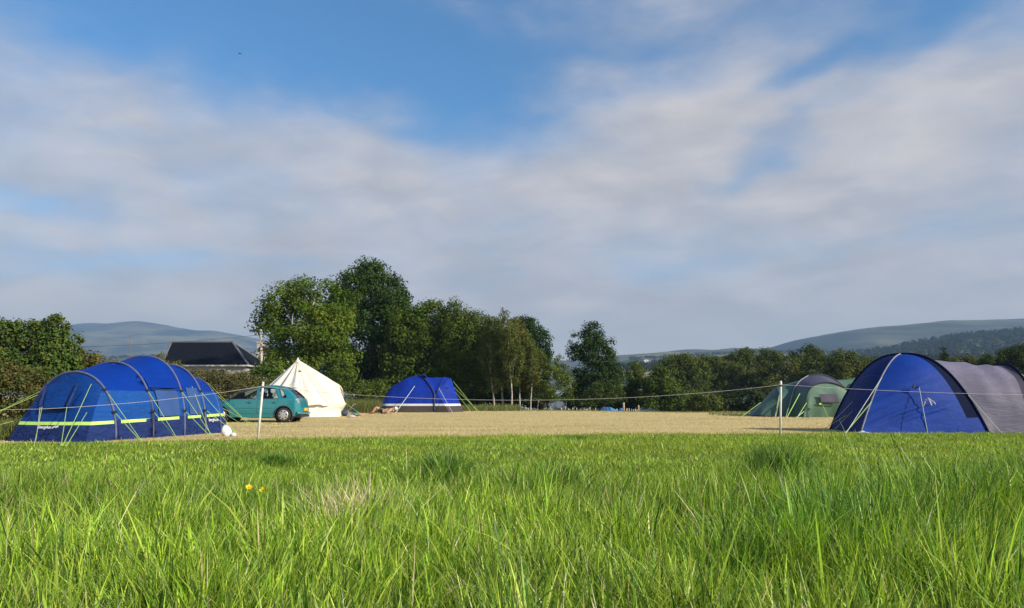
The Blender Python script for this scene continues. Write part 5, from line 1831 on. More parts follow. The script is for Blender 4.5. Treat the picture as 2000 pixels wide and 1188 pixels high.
# ================================================================== CAR
def hatchback():
    X0, Y0 = -10.3, 31.5
    zg = tz(X0, Y0) + 0.0
    o = thing('hatchback_car', 'teal green hatchback parked between the long blue tent and the bell tent', 'car', (X0, Y0, zg))
    M_PAINT = pm('teal metallic paint', (0.020, 0.225, 0.275), (0.018, 0.21, 0.26), 1.2, 0.28, metal=0.25, coat=0.9)
    M_BLK = pm('black plastic trim', (0.018, 0.018, 0.02), (0.026, 0.026, 0.028), 8, 0.55)
    M_TYRE = pm('tyre rubber', (0.016, 0.016, 0.017), (0.028, 0.027, 0.026), 10, 0.85)
    M_RIM = pm('silver wheel cover', (0.55, 0.55, 0.57), (0.46, 0.46, 0.48), 8, 0.35, metal=0.5)
    M_GLASS = glass_mat('car glass', (0.62, 0.70, 0.70))
    M_GLASS_D = glass_mat('dark rear glass', (0.10, 0.12, 0.16))
    M_SEAT = pm('dark seat cloth', (0.03, 0.03, 0.036), (0.045, 0.045, 0.05), 6, 0.9)
    M_LENS_GLARE = pm('lamp lens with glare', (0.55, 0.42, 0.42), (0.48, 0.36, 0.36), 8, 0.2)  # glare on the tail lamps is put into the lens colour
    M_PLATE = pm('yellow number plate', (0.66, 0.42, 0.05), (0.6, 0.38, 0.05), 8, 0.4)
    xs = np.array([-1.91, -1.88, -1.80, -1.55, -1.20, -0.98, -0.60, -0.20, 0.20, 0.70, 1.15, 1.36, 1.52, 1.66, 1.77, 1.83, 1.87, 1.895, 1.91])
    zt = np.array([0.42, 0.58, 0.68, 0.78, 0.86, 0.915, 1.13, 1.325, 1.415, 1.43, 1.375, 1.30, 1.165, 1.02, 0.89, 0.76, 0.66, 0.56, 0.42])
    ztop = lambda x: float(np.interp(x, xs, zt))
    BELT = 0.905

    def plan(x):
        a = abs(x) / 1.93
        return 0.82 * (1 - 0.10 * a ** 4 - 0.30 * max(0, a - 0.86) / 0.14 * max(0, a - 0.86) / 0.14)

    def half(x, z):
        """half width of the body at station x and height z"""
        w = plan(x)
        if z < 0.45:
            w *= 0.955 + 0.045 * (z - 0.18) / 0.27
        elif z > BELT:
            t = (z - BELT) / 0.52
            w *= 0.985 - 0.235 * t ** 1.08
        else:
            w *= 1.0 - 0.015 * ((z - 0.45) / (BELT - 0.45)) ** 2
        return w
    zb = lambda x: 0.20 + 0.10 * max(0, abs(x) - 1.5) / 0.4
    polys = [('front_side_window', [(-0.88, 0.915), (-0.62, 1.10), (-0.20, 1.29), (0.06, 1.345), (0.14, 1.345), (0.14, 0.925)]),
             ('rear_side_window', [(0.26, 0.925), (0.25, 1.345), (0.66, 1.355), (0.84, 1.34), (1.02, 0.99), (1.0, 0.935)]),
             ('quarter_window', [(1.02, 1.33), (1.12, 1.30), (1.34, 1.02), (1.33, 0.97), (1.17, 0.975)])]

    def inside(p, poly):
        x, y = p
        c = False
        j = len(poly) - 1
        for i in range(len(poly)):
            xi, yi = poly[i]
            xj, yj = poly[j]
            if (yi > y) != (yj > y) and x < (xj - xi) * (y - yi) / (yj - yi) + xi:
                c = not c
            j = i
        return c
    W = lambda x, y, z: (X0 + x, Y0 + y, zg + z)
    body = MB()
    glass = {}
    dark = MB()
    NX, NZ = 128, 44
    gx = [-1.91 + 3.82 * i / NX for i in range(NX + 1)]
    for s in (-1, 1):
        P = []
        for x in gx:
            lo, hi = zb(x), ztop(x)
            col = []
            for k in range(NZ + 1):
                v = k / NZ
                z = lo + (hi - 0.0 - lo) * v
                # roll the edge over into the roof
                e = max(0, (v - 0.94) / 0.06)
                col.append((x, s * (half(x, z) - 0.05 * e * e), z))
            P.append(col)
        for i in range(NX):
            for k in range(NZ):
                q = [P[i][k], P[i + 1][k], P[i + 1][k + 1], P[i][k + 1]]
                cx = sum(a[0] for a in q) / 4
                cz = sum(a[2] for a in q) / 4
                hit = None
                for nm, pl in polys:
                    if inside((cx, cz), pl):
                        hit = nm
                near_arch = False
                for ax in (-1.245, 1.245):
                    if (cx - ax) ** 2 + (cz - 0.29) ** 2 < 0.345 ** 2:
                        near_arch = True
                if near_arch:
                    continue
                if hit:
                    glass.setdefault((hit, s), MB()).add([W(*a) for a in q], [(0, 1, 2, 3)])
                else:
                    body.add([W(*a) for a in q], [(0, 1, 2, 3)])
    # top skin: bonnet, windscreen, roof, tailgate
    tops = {'body': body, 'windscreen': MB(), 'rear_window': MB()}
    for i in range(NX):
        x0, x1 = gx[i], gx[i + 1]
        nn = 18
        R0, R1 = [], []
        for x, Rr in ((x0, R0), (x1, R1)):
            hi = ztop(x)
            w = half(x, hi) - 0.05
            for j in range(nn + 1):
                t = -1 + 2 * j / nn
                Rr.append((x, t * w, hi + 0.045 * (1 - t * t) * (1 if -1.2 < x < 1.6 else 0.5)))
        for j in range(nn):
            q = [R0[j], R1[j], R1[j + 1], R0[j + 1]]
            xm = (x0 + x1) / 2
            edge_c = min(j, nn - 1 - j)
            key = 'body'
            if -0.95 < xm < -0.22 and edge_c > 0:
                key = 'windscreen'
            if 1.40 < xm < 1.74 and edge_c > 0:
                key = 'rear_window'
            tops[key].add([W(*a) for a in q], [(0, 1, 2, 3)])
    # nose, tail and floor closings
    for x, sg in ((-1.91, -1), (1.91, 1)):
        ring = [(x, -half(x, zb(x)), zb(x)), (x, half(x, zb(x)), zb(x)), (x, half(x, ztop(x)) - 0.05, ztop(x)), (x, -half(x, ztop(x)) + 0.05, ztop(x))]
        body.add([W(*a) for a in ring], [(0, 1, 2, 3)])
    ob = body.build('body', M_PAINT, o, sm=True)
    b = bmesh.new()
    b.from_mesh(ob.data)
    bmesh.ops.remove_doubles(b, verts=b.verts, dist=0.002)
    bmesh.ops.recalc_face_normals(b, faces=b.faces)
    b.to_mesh(ob.data)
    b.free()
    for (nm, s), mb in glass.items():
        mb.build(nm, M_GLASS, o, sm=True)
    tops['windscreen'].build('windscreen', M_GLASS, o, sm=True)
    tops['rear_window'].build('rear_window', M_GLASS_D, o, sm=True)
    # window surrounds
    for s in (-1, 1):
        mb = MB()
        for nm, pl in polys:
            mb.tube([W(x, s * (half(x, z) + 0.002), z) for x, z in pl + pl[:1]], 0.013, 5)
        mb.build('window_trim', M_BLK, o)
    floor = MB()
    floor.box(W(0, 0, 0.24), (3.5, 1.45, 0.10))
    floor.box(W(-1.1, 0, 0.62), (0.5, 1.40, 0.35))
    floor.build('underbody', M_BLK, o)
    # seats
    for x, y in ((0.05, -0.36), (0.05, 0.36), (0.92, -0.36), (0.92, 0.36)):
        mb = MB()
        mb.box(W(x, y, 0.50), (0.50, 0.48, 0.18))
        mb.box(W(x + 0.24, y, 0.78), (0.14, 0.46, 0.50), M=Matrix.Rotation(0.2, 4, 'Y'))
        mb.box(W(x + 0.30, y, 1.10), (0.10, 0.24, 0.16), M=Matrix.Rotation(0.2, 4, 'Y'))
        mb.build('seat', M_SEAT, o)
    # wheels
    for ax in (-1.245, 1.245):
        for s in (-1, 1):
            c = W(ax, s * 0.72, 0.29)
            well = MB()
            well.lathe([(0.345, -0.26), (0.345, 0.075)] if s > 0 else [(0.345, -0.075), (0.345, 0.26)], W(ax, s * 0.70, 0.29), 24, 'Y', caps=False)
            well.build('wheel_arch', M_BLK, o)
            w = MB()
            w.lathe([(0.19, -0.085), (0.27, -0.09), (0.288, -0.06), (0.292, 0), (0.288, 0.06), (0.27, 0.09), (0.19, 0.085)], c, 28, 'Y')
            tyre = w.build('wheel', M_TYRE, o, sm=True)
            r = MB()
            yy = s * 0.098
            r.lathe([(0.0, yy + s * 0.012), (0.06, yy + s * 0.012), (0.17, yy), (0.198, yy - s * 0.01), (0.198, yy - s * 0.05)], c, 28, 'Y')
            r.build('wheel_cover', M_RIM, tyre, sm=True)
            for k in range(7):
                hm = MB()
                a = 2 * math.pi * k / 7 + 0.2
                hm.lathe([(0.030, -0.010), (0.030, 0.010)], (c[0] + 0.142 * math.cos(a), c[1] + yy + s * 0.002, c[2] + 0.142 * math.sin(a)), 8, 'Y')
                hm.build('cover_slot', M_BLK, tyre)
            lip = MB()
            lip.tube([W(ax + 0.352 * math.cos(a), s * (half(ax + 0.352 * math.cos(a), max(0.2, 0.29 + 0.352 * math.sin(a))) + 0.004), 0.29 + 0.352 * math.sin(a)) for a in [math.radians(q) for q in range(-14, 195, 8)]], 0.022, 6)
            lip.build('arch_trim', M_BLK, o, sm=True)
    # door shuts, handles, mirrors, sill, lamps, plate, aerial
    for s in (-1, 1):
        mb = MB()
        for pl in ([(0.20, 0.34), (0.20, 1.36)], [(-0.92, 0.40), (-0.90, 0.90)], [(1.02, 0.95), (0.98, 0.72), (0.90, 0.55), (0.82, 0.34)], [(-0.90, 0.34), (0.82, 0.34)]):
            q = []
            for (a, b), (c, d) in zip(pl, pl[1:]):
                for k in range(9):
                    q.append((a + (c - a) * k / 8, b + (d - b) * k / 8))
            mb.tube([W(x, s * (half(x, z) + 0.0005), z) for x, z in q], 0.005, 4)
        mb.build('door_seam', M_BLK, o)
        mb = MB()
        mb.tube([W(x, s * (half(x, 0.56) + 0.003), 0.56) for x in [-0.85 + 1.66 * k / 12 for k in range(13)]], 0.016, 5)
        mb.build('rubbing_strip', M_PAINT, o)
        for x in (-0.12, 0.86):
            mb = MB()
            mb.box(W(x, s * (half(x, 0.80) + 0.012), 0.80), (0.19, 0.03, 0.045))
            mb.build('door_handle', M_PAINT, o)
            mb = MB()
            mb.lathe([(0.0, -0.004), (0.055, 0.0), (0.0, 0.004)], W(x, s * (half(x, 0.79) + 0.002), 0.785), 10, 'Y', sx=1.3)
            mb.build('handle_recess', M_BLK, o)
        mb = MB()
        mb.lathe([(0.0, -0.07), (0.06, -0.06), (0.085, 0.0), (0.075, 0.05), (0.0, 0.06)], W(-0.84, s * 0.90, 0.99), 12, 'X', sx=1.35)
        mb.build('door_mirror', M_BLK, o, sm=True)
        mb = MB()
        mb.grid([[W(x, s * (half(x, z) + 0.006), z) for x in (1.56, 1.62, 1.68, 1.73)] for z in (0.98 - 0.02, 0.86, 0.74)][::1])
        mb2 = MB()
        mb2.box(W(1.765, s * 0.66, 0.84), (0.07, 0.09, 0.20), M=Matrix.Rotation(-0.35, 4, 'Y'))
        mb2.build('tail_lamp', M_LENS_GLARE, o)
        mb = MB()
        mb.box(W(-1.80, s * 0.58, 0.64), (0.12, 0.26, 0.14))
        mb.build('headlamp', glass_mat('lamp glass', (0.9, 0.9, 0.9)), o)
    mb = MB()
    mb.box(W(1.925, 0, 0.50), (0.02, 0.54, 0.12))
    mb.build('number_plate', M_PLATE, o)
    mb = MB()
    pts = [W(1.80 + 0.125 * (1 - abs(t) ** 6), t * 0.80, 0.36) for t in [k / 12 - 1 for k in range(25)]]
    mb.tube(pts, 0.055, 8)
    mb.build('bumper', M_PAINT, o, sm=True)
    mb = MB()
    mb.box(W(1.82, 0, 0.24), (0.16, 1.35, 0.10))
    mb.build('bumper_valance', M_BLK, o)
    mb = MB()
    mb.tube([W(1.22, 0, 1.44), W(1.32, 0, 1.58)], [0.008, 0.003], 5)
    mb.build('aerial', M_BLK, o)
    mb = MB()
    mb.box(W(1.385, 0, 1.372), (0.10, 1.02, 0.025), M=Matrix.Rotation(0.35, 4, 'Y'))
    mb.build('roof_spoiler', M_PAINT, o)


hatchback()


# ================================================================== FENCE
M_POST = pm('white painted post', (0.74, 0.72, 0.68), (0.60, 0.58, 0.53), 5, 0.6, 0.2, stretch=(1, 1, 0.3))
M_ROPE = pm('white fence rope', (0.50, 0.48, 0.45), (0.42, 0.40, 0.38), 12, 0.7)
p1b, p1t = G(503, 858), Q(514, 747, 17.6)
p2b, p2t = G(1523.5, 853), Q(1525, 745, 18.85)


def post(name, label, a, b, r):
    o = thing(name, label, 'fence post', a, 'posts of the rope fence')
    a = a - Vector((0, 0, 0.1))
    mb = MB()
    mb.tube([a, a.lerp(b, 0.5), b, b + (b - a).normalized() * 0.012], [r, r, r, r * 0.6], 10)
    mb.build('shaft', M_POST, o, sm=True)
    if r < 0.02:
        return o
    mb = MB()
    k = a.lerp(b, 0.925)
    mb.lathe([(r + 0.001, -0.02), (r + 0.012, -0.012), (r + 0.012, 0.012), (r + 0.001, 0.02)], k, 10)
    mb.build('insulator', M_DARK if r > 0.02 else M_POST, o)
    return o


post('fence_post', 'leaning white post in front of the teal car', p1b, p1t, 0.026)
post('fence_post', 'upright white post in front of the green tent', p2b, p2t, 0.026)
sb, st_ = G(69, 869), Q(78, 797, 15.0)
post('fence_stake', 'thin grey stake in front of the end of the long blue tent', sb, st_, 0.006)
a1 = p1b.lerp(p1t, 0.93) + Vector((0, -0.035, 0))
a2 = p2b.lerp(p2t, 0.94) + Vector((0, -0.035, 0))
a0 = sb.lerp(st_, 0.97) + Vector((0, -0.015, 0))
pts = [Vector((-13.5, 13.6, 0.66)), Vector((-11.0, 14.6, 0.68)), a0]
for k in range(1, 12):
    t = k / 12
    pts.append(a0.lerp(a1, t) - Vector((0, 0, 0.07 * 4 * t * (1 - t))))
pts.append(a1)
for k in range(1, 30):
    t = k / 30
    p = a1.lerp(a2, t)
    pts.append(p - Vector((0, 0, 0.345 * (4 * t * (1 - t)) ** 0.95)))
pts.append(a2)
e2 = Vector((16.5, 19.6, 1.02))
for k in range(1, 14):
    t = k / 13
    pts.append(a2.lerp(e2, t) - Vector((0, 0, 0.10 * 4 * t * (1 - t))))
mb = MB()
mb.tube(pts, 0.0036, 5)
tag(mb.build('fence_rope', M_ROPE), 'long white rope sagging between the posts across the field', 'rope')
# knotted scrap of plastic on the rope
kt = Q(1812, 779, 19.15)
mb = MB()
rr = random.Random(4)
for k in range(7):
    a = rr.uniform(-1, 1)
    p = [kt + Vector((0.02 * a, 0, 0.02))]
    d = Vector((rr.uniform(-0.6, 0.9), rr.uniform(-0.2, 0.2), -1)).normalized()
    for j in range(1, 5):
        p.append(p[-1] + d * rr.uniform(0.03, 0.065) + Vector((rr.uniform(-.03, .03), rr.uniform(-.02, .02), 0)))
    w = 0.013
    mb.grid([[q + Vector((-w, 0, 0)), q + Vector((w, 0.01, 0.006))] for q in p])
mb.lathe([(0.0, -0.03), (0.03, 0.0), (0.0, 0.03)], kt, 8)
tag(mb.build('plastic_scrap', pm('grey plastic film', (0.34, 0.32, 0.32), (0.24, 0.23, 0.25), 14, 0.5, transl=0.3)), 'knotted scrap of torn plastic hanging on the rope in front of the dome tent', 'plastic scrap')

# ================================================================== SMALL THINGS IN THE FIELD
M_BAG = pm('white plastic bag', (0.78, 0.77, 0.80), (0.66, 0.65, 0.69), 5, 0.35, 0.5, 9, transl=0.15)


def carrier_bag():
    c = G(443, 852.5)
    c = Vector((c.x, c.y, 0))
    o = thing('carrier_bag', 'full white plastic bag standing by the end of the long blue tent', 'bag', c)
    mb = MB()
    prof = [(0.0, 0.0), (0.09, 0.005), (0.118, 0.06), (0.122, 0.12), (0.105, 0.19), (0.068, 0.245), (0.025, 0.275), (0.0, 0.28)]
    vs = []
    n = 22
    r = random.Random(2)
    rows = []
    for i, (q, h) in enumerate(prof):
        row = []
        for j in range(n + 1):
            a = 2 * math.pi * (j % n) / n
            k = 1 + 0.12 * math.sin(3 * a + h * 9) + 0.06 * math.sin(7 * a - h * 20)
            row.append(c + Vector((q * k * math.cos(a) - 0.05 * h / 0.3, q * k * math.sin(a), h)))
        rows.append(row)
    mb.grid(rows)
    mb.build('sack', M_BAG, o, sm=True)
    mb = MB()
    mb.lathe([(0.0, 0.0), (0.07, 0.01), (0.06, 0.07), (0.0, 0.10)], c + Vector((0.17, -0.02, 0)), 10)
    mb.build('knotted_corner', M_BAG, o, sm=True)


carrier_bag()
mb = MB()
c = G(1686, 847)
mb.grid([[c + Vector((-0.16 + 0.08 * i, -0.10 + 0.06 * j, 0.012 + 0.05 * math.exp(-((i - 2) ** 2 + (j - 2) ** 2) / 2) + 0.012 * ((i * 7 + j * 3) % 3))) for i in range(5)] for j in range(5)])
tag(mb.build('dropped_cloth', M_BAG, None, sm=True), 'small crumpled white cloth on the ground at the corner of the dome tent', 'cloth')


def clutter():
    """camping odds and ends beside the bell tent"""
    M_NB = pm('dark navy nylon', (0.030, 0.045, 0.085), (0.02, 0.03, 0.06), 5, 0.6, 0.4)
    c = T(672.5, 37.6)
    o = thing('duffel_bag', 'dark navy bag leaning on the right side of the bell tent', 'bag', c)
    mb = MB()
    mb.lathe([(0.0, -0.13), (0.12, -0.12), (0.155, -0.06), (0.155, 0.06), (0.12, 0.12), (0.0, 0.13)], c + Vector((0.02, 0, 0.16)), 16, 'X', sx=1.0)
    mb.build('sack', M_NB, o, sm=True)
    mb = MB()
    mb.tube([c + Vector((-0.06 + 0.02 * k, -0.05, 0.30 + 0.05 * math.sin(math.pi * k / 8))) for k in range(9)], 0.012, 5)
    mb.build('handle', M_DARK, o)
    M_TUBE = pm('pale tube', (0.6, 0.6, 0.6), (0.5, 0.5, 0.5), 6, 0.35, metal=0.6)
    c = T(684, 38.6)
    o = thing('folding_chair', 'low folding chair with pale metal legs beside the bell tent', 'chair', c)
    for y in (-0.2, 0.2):
        mb = MB()
        mb.tube([c + Vector((-0.22, y, 0)), c + Vector((0.24, y, 0.58))], 0.014, 6)
        mb.build('back_leg', M_TUBE, o)
        mb = MB()
        mb.tube([c + Vector((0.22, y, 0)), c + Vector((-0.20, y, 0.30))], 0.014, 6)
        mb.build('front_leg', M_TUBE, o)
    mb = MB()
    mb.grid([[c + Vector((-0.20 + 0.06 * i, -0.2 + 0.4 * j, 0.29 - 0.04 * math.sin(math.pi * i / 6))) for i in range(7)] for j in (0, 1)])
    mb.build('seat', M_NB, o, sm=True)
    mb = MB()
    mb.grid([[c + Vector((0.10 + 0.025 * i, -0.2 + 0.4 * j, 0.33 + 0.04 * i)) for i in range(6)] for j in (0, 1)])
    mb.build('backrest', M_NB, o, sm=True)
    M_TEAL = pm('teal blanket cloth', (0.04, 0.33, 0.27), (0.03, 0.28, 0.23), 6, 0.85, 0.4)
    c = T(694, 38.2)
    mb = MB()
    rr = random.Random(6)
    mb.grid([[c + Vector((-0.22 + 0.44 * i / 8, -0.5 + 1.2 * j / 8, 0.03 + 0.12 * math.exp(-((i - 4) ** 2) / 8) * (0.6 + 0.4 * math.sin(j * 1.3)) + rr.uniform(0, 0.03))) for i in range(9)] for j in range(9)])
    tag(mb.build('blanket', M_TEAL, None, sm=True), 'crumpled teal blanket on the ground beside the folding chair', 'blanket')
    M_PK = pm('pale pink plastic', (0.48, 0.38, 0.34), (0.38, 0.29, 0.26), 5, 0.5, 0.4)
    c = T(687, 36.3)
    mb = MB()
    mb.lathe([(0.0, 0.14), (0.09, 0.12), (0.16, 0.05), (0.17, 0.0)], c, 12, sx=1.3)
    tag(mb.build('shopping_bag', M_PK, None, sm=True), 'pale pinkish shopping bag slumped on the dry grass before the folding chair', 'bag')
    M_OR = pm('orange red cloth', (0.55, 0.14, 0.06), (0.45, 0.12, 0.06), 5, 0.8, 0.4)
    c = T(703, 38.0)
    mb = MB()
    mb.lathe([(0.0, 0.09), (0.06, 0.07), (0.10, 0.0)], c, 10, sx=1.6)
    tag(mb.build('towel', M_OR, None, sm=True), 'small orange red towel bunched on the grass', 'towel')


clutter()


def skin_body(name, joints, bones, mat, parent, sub=2):
    """joints: name -> (point, radius); bones: pairs. One continuous skinned surface"""
    keys = list(joints)
    me = bpy.data.meshes.new(name)
    me.from_pydata([tuple(joints[k][0]) for k in keys], [(keys.index(a), keys.index(b)) for a, b in bones], [])
    o = link(name, me, mat, parent)
    o.modifiers.new('skin', 'SKIN')
    me.skin_vertices.new() if not me.skin_vertices else None
    for i, k in enumerate(keys):
        r = joints[k][1]
        sv = me.skin_vertices[0].data[i]
        sv.radius = (r, r)
        sv.use_root = (i == 0)
    m = o.modifiers.new('sub', 'SUBSURF')
    m.levels = sub
    m.render_levels = sub
    return o


def lying_person():
    c = T(744, 41.0)
    o = thing('person', 'person in dark shorts and tan top lying on the grass, knees drawn up', 'person', c)
    M_SKIN = pm('skin', (0.52, 0.29, 0.20), (0.46, 0.25, 0.17), 6, 0.5)
    M_TOP = pm('tan cotton top', (0.46, 0.31, 0.22), (0.40, 0.27, 0.19), 8, 0.9, 0.3)
    M_SH = pm('dark cotton shorts', (0.03, 0.026, 0.03), (0.045, 0.038, 0.042), 8, 0.9, 0.3)
    M_HAIR = pm('pale cap', (0.72, 0.68, 0.66), (0.62, 0.58, 0.57), 12, 0.8)
    M_SHOE = pm('brown shoe', (0.26, 0.09, 0.05), (0.2, 0.07, 0.04), 8, 0.6)
    P = lambda x, y, z: c + Vector((x, y, z))
    J = {'pelvis': (P(0.12, 0, 0.13), 0.115), 'spine': (P(0.30, 0, 0.15), 0.105), 'chest': (P(0.46, 0, 0.20), 0.125), 'neck': (P(0.60, 0, 0.25), 0.055), 'head': (P(0.69, 0, 0.27), 0.085), 'crown': (P(0.79, 0, 0.28), 0.075),
         'hipL': (P(0.04, -0.11, 0.13), 0.088), 'kneeL': (P(-0.22, -0.17, 0.36), 0.060), 'shinL': (P(-0.34, -0.18, 0.20), 0.055), 'ankL': (P(-0.42, -0.19, 0.07), 0.040), 'toeL': (P(-0.56, -0.20, 0.05), 0.036),
         'hipR': (P(0.04, 0.11, 0.13), 0.088), 'kneeR': (P(-0.20, 0.16, 0.32), 0.060), 'shinR': (P(-0.36, 0.18, 0.18), 0.055), 'ankR': (P(-0.46, 0.19, 0.07), 0.040), 'toeR': (P(-0.60, 0.20, 0.05), 0.036),
         'shL': (P(0.52, -0.19, 0.20), 0.058), 'elL': (P(0.42, -0.38, 0.08), 0.040), 'wrL': (P(0.22, -0.30, 0.20), 0.030), 'haL': (P(0.14, -0.24, 0.25), 0.030),
         'shR': (P(0.52, 0.19, 0.20), 0.058), 'elR': (P(0.66, 0.40, 0.12), 0.040), 'wrR': (P(0.78, 0.22, 0.18), 0.030), 'haR': (P(0.80, 0.12, 0.22), 0.030)}
    B = [('pelvis', 'spine'), ('spine', 'chest'), ('chest', 'neck'), ('neck', 'head'), ('head', 'crown'), ('pelvis', 'hipL'), ('hipL', 'kneeL'), ('kneeL', 'shinL'), ('shinL', 'ankL'), ('ankL', 'toeL'),
         ('pelvis', 'hipR'), ('hipR', 'kneeR'), ('kneeR', 'shinR'), ('shinR', 'ankR'), ('ankR', 'toeR'), ('chest', 'shL'), ('shL', 'elL'), ('elL', 'wrL'), ('wrL', 'haL'), ('chest', 'shR'), ('shR', 'elR'), ('elR', 'wrR'), ('wrR', 'haR')]
    # fingers, each its own short chain from the hand
    for s, nm in ((-1, 'haL'), (1, 'haR')):
        h = J[nm][0]
        for k in range(4):
            a = h + Vector((-0.045 * (1 if s < 0 else -1), -0.03 + 0.02 * k, 0.012))
            b = a + Vector((-0.05 * (1 if s < 0 else -1), 0.004 * (k - 1.5), -0.018))
            J[nm + 'f%da' % k] = (a, 0.011)
            J[nm + 'f%db' % k] = (b, 0.009)
            B += [(nm, nm + 'f%da' % k), (nm + 'f%da' % k, nm + 'f%db' % k)]
        t = h + Vector((0.0, 0.045 * s * -1, 0.02))
        J[nm + 't'] = (t, 0.011)
        B.append((nm, nm + 't'))
    body = skin_body('body', J, B, M_SKIN, o)
    sub = lambda ks, f: {k: (J[k][0], J[k][1] * f) for k in ks}
    jt = sub(['spine', 'pelvis', 'chest', 'shL', 'shR'], 1.14)
    jt['slL'] = (J['shL'][0].lerp(J['elL'][0], 0.55), 0.060)
    jt['slR'] = (J['shR'][0].lerp(J['elR'][0], 0.55), 0.060)
    skin_body('top', jt, [('spine', 'pelvis'), ('spine', 'chest'), ('chest', 'shL'), ('chest', 'shR'), ('shL', 'slL'), ('shR', 'slR')], M_TOP, o)
    js = sub(['pelvis', 'hipL', 'hipR'], 1.18)
    for q in 'LR':
        js['mid' + q] = (J['hip' + q][0].lerp(J['knee' + q][0], 0.6), 0.098)
    skin_body('shorts', js, [('pelvis', 'hipL'), ('pelvis', 'hipR'), ('hipL', 'midL'), ('hipR', 'midR')], M_SH, o)
    for q in 'LR':
        mb = MB()
        a, b = J['ank' + q][0], J['toe' + q][0]
        mb.tube([a + Vector((0.05, 0, -0.02)), a + Vector((0, 0, 0.0)), a.lerp(b, 0.6), b + Vector((-0.02, 0, 0)), b + Vector((-0.05, 0, -0.01))], [0.04, 0.055, 0.050, 0.044, 0.02], 8)
        mb.build('shoe', M_SHOE, o, sm=True)
    mb = MB()
    mb.lathe([(0.0, 0.12), (0.06, 0.105), (0.095, 0.05), (0.10, 0.0), (0.088, -0.03)], P(0.765, 0, 0.28), 14, 'X')
    mb.build('cap', M_HAIR, o, sm=True)
    hd = J['head'][0]
    for y in (-0.032, 0.032):
        mb = MB()
        mb.lathe([(0.0, 0.008), (0.011, 0.004), (0.012, -0.004)], hd + Vector((0.0, y, 0.082)), 8)
        mb.build('eye', M_DARK, o)
    mb = MB()
    mb.tube([hd + Vector((0.02, 0, 0.082)), hd + Vector((-0.015, 0, 0.104)), hd + Vector((-0.025, 0, 0.08))], [0.008, 0.013, 0.010], 6)
    mb.build('nose', M_SKIN, o, sm=True)
    mb = MB()
    mb.tube([hd + Vector((-0.05, y, 0.072 - abs(y) * 0.3)) for y in (-0.025, 0, 0.025)], 0.006, 5)
    mb.build('mouth', pm('lips', (0.36, 0.12, 0.10), (0.32, 0.11, 0.09), 8, 0.5), o)


lying_person()


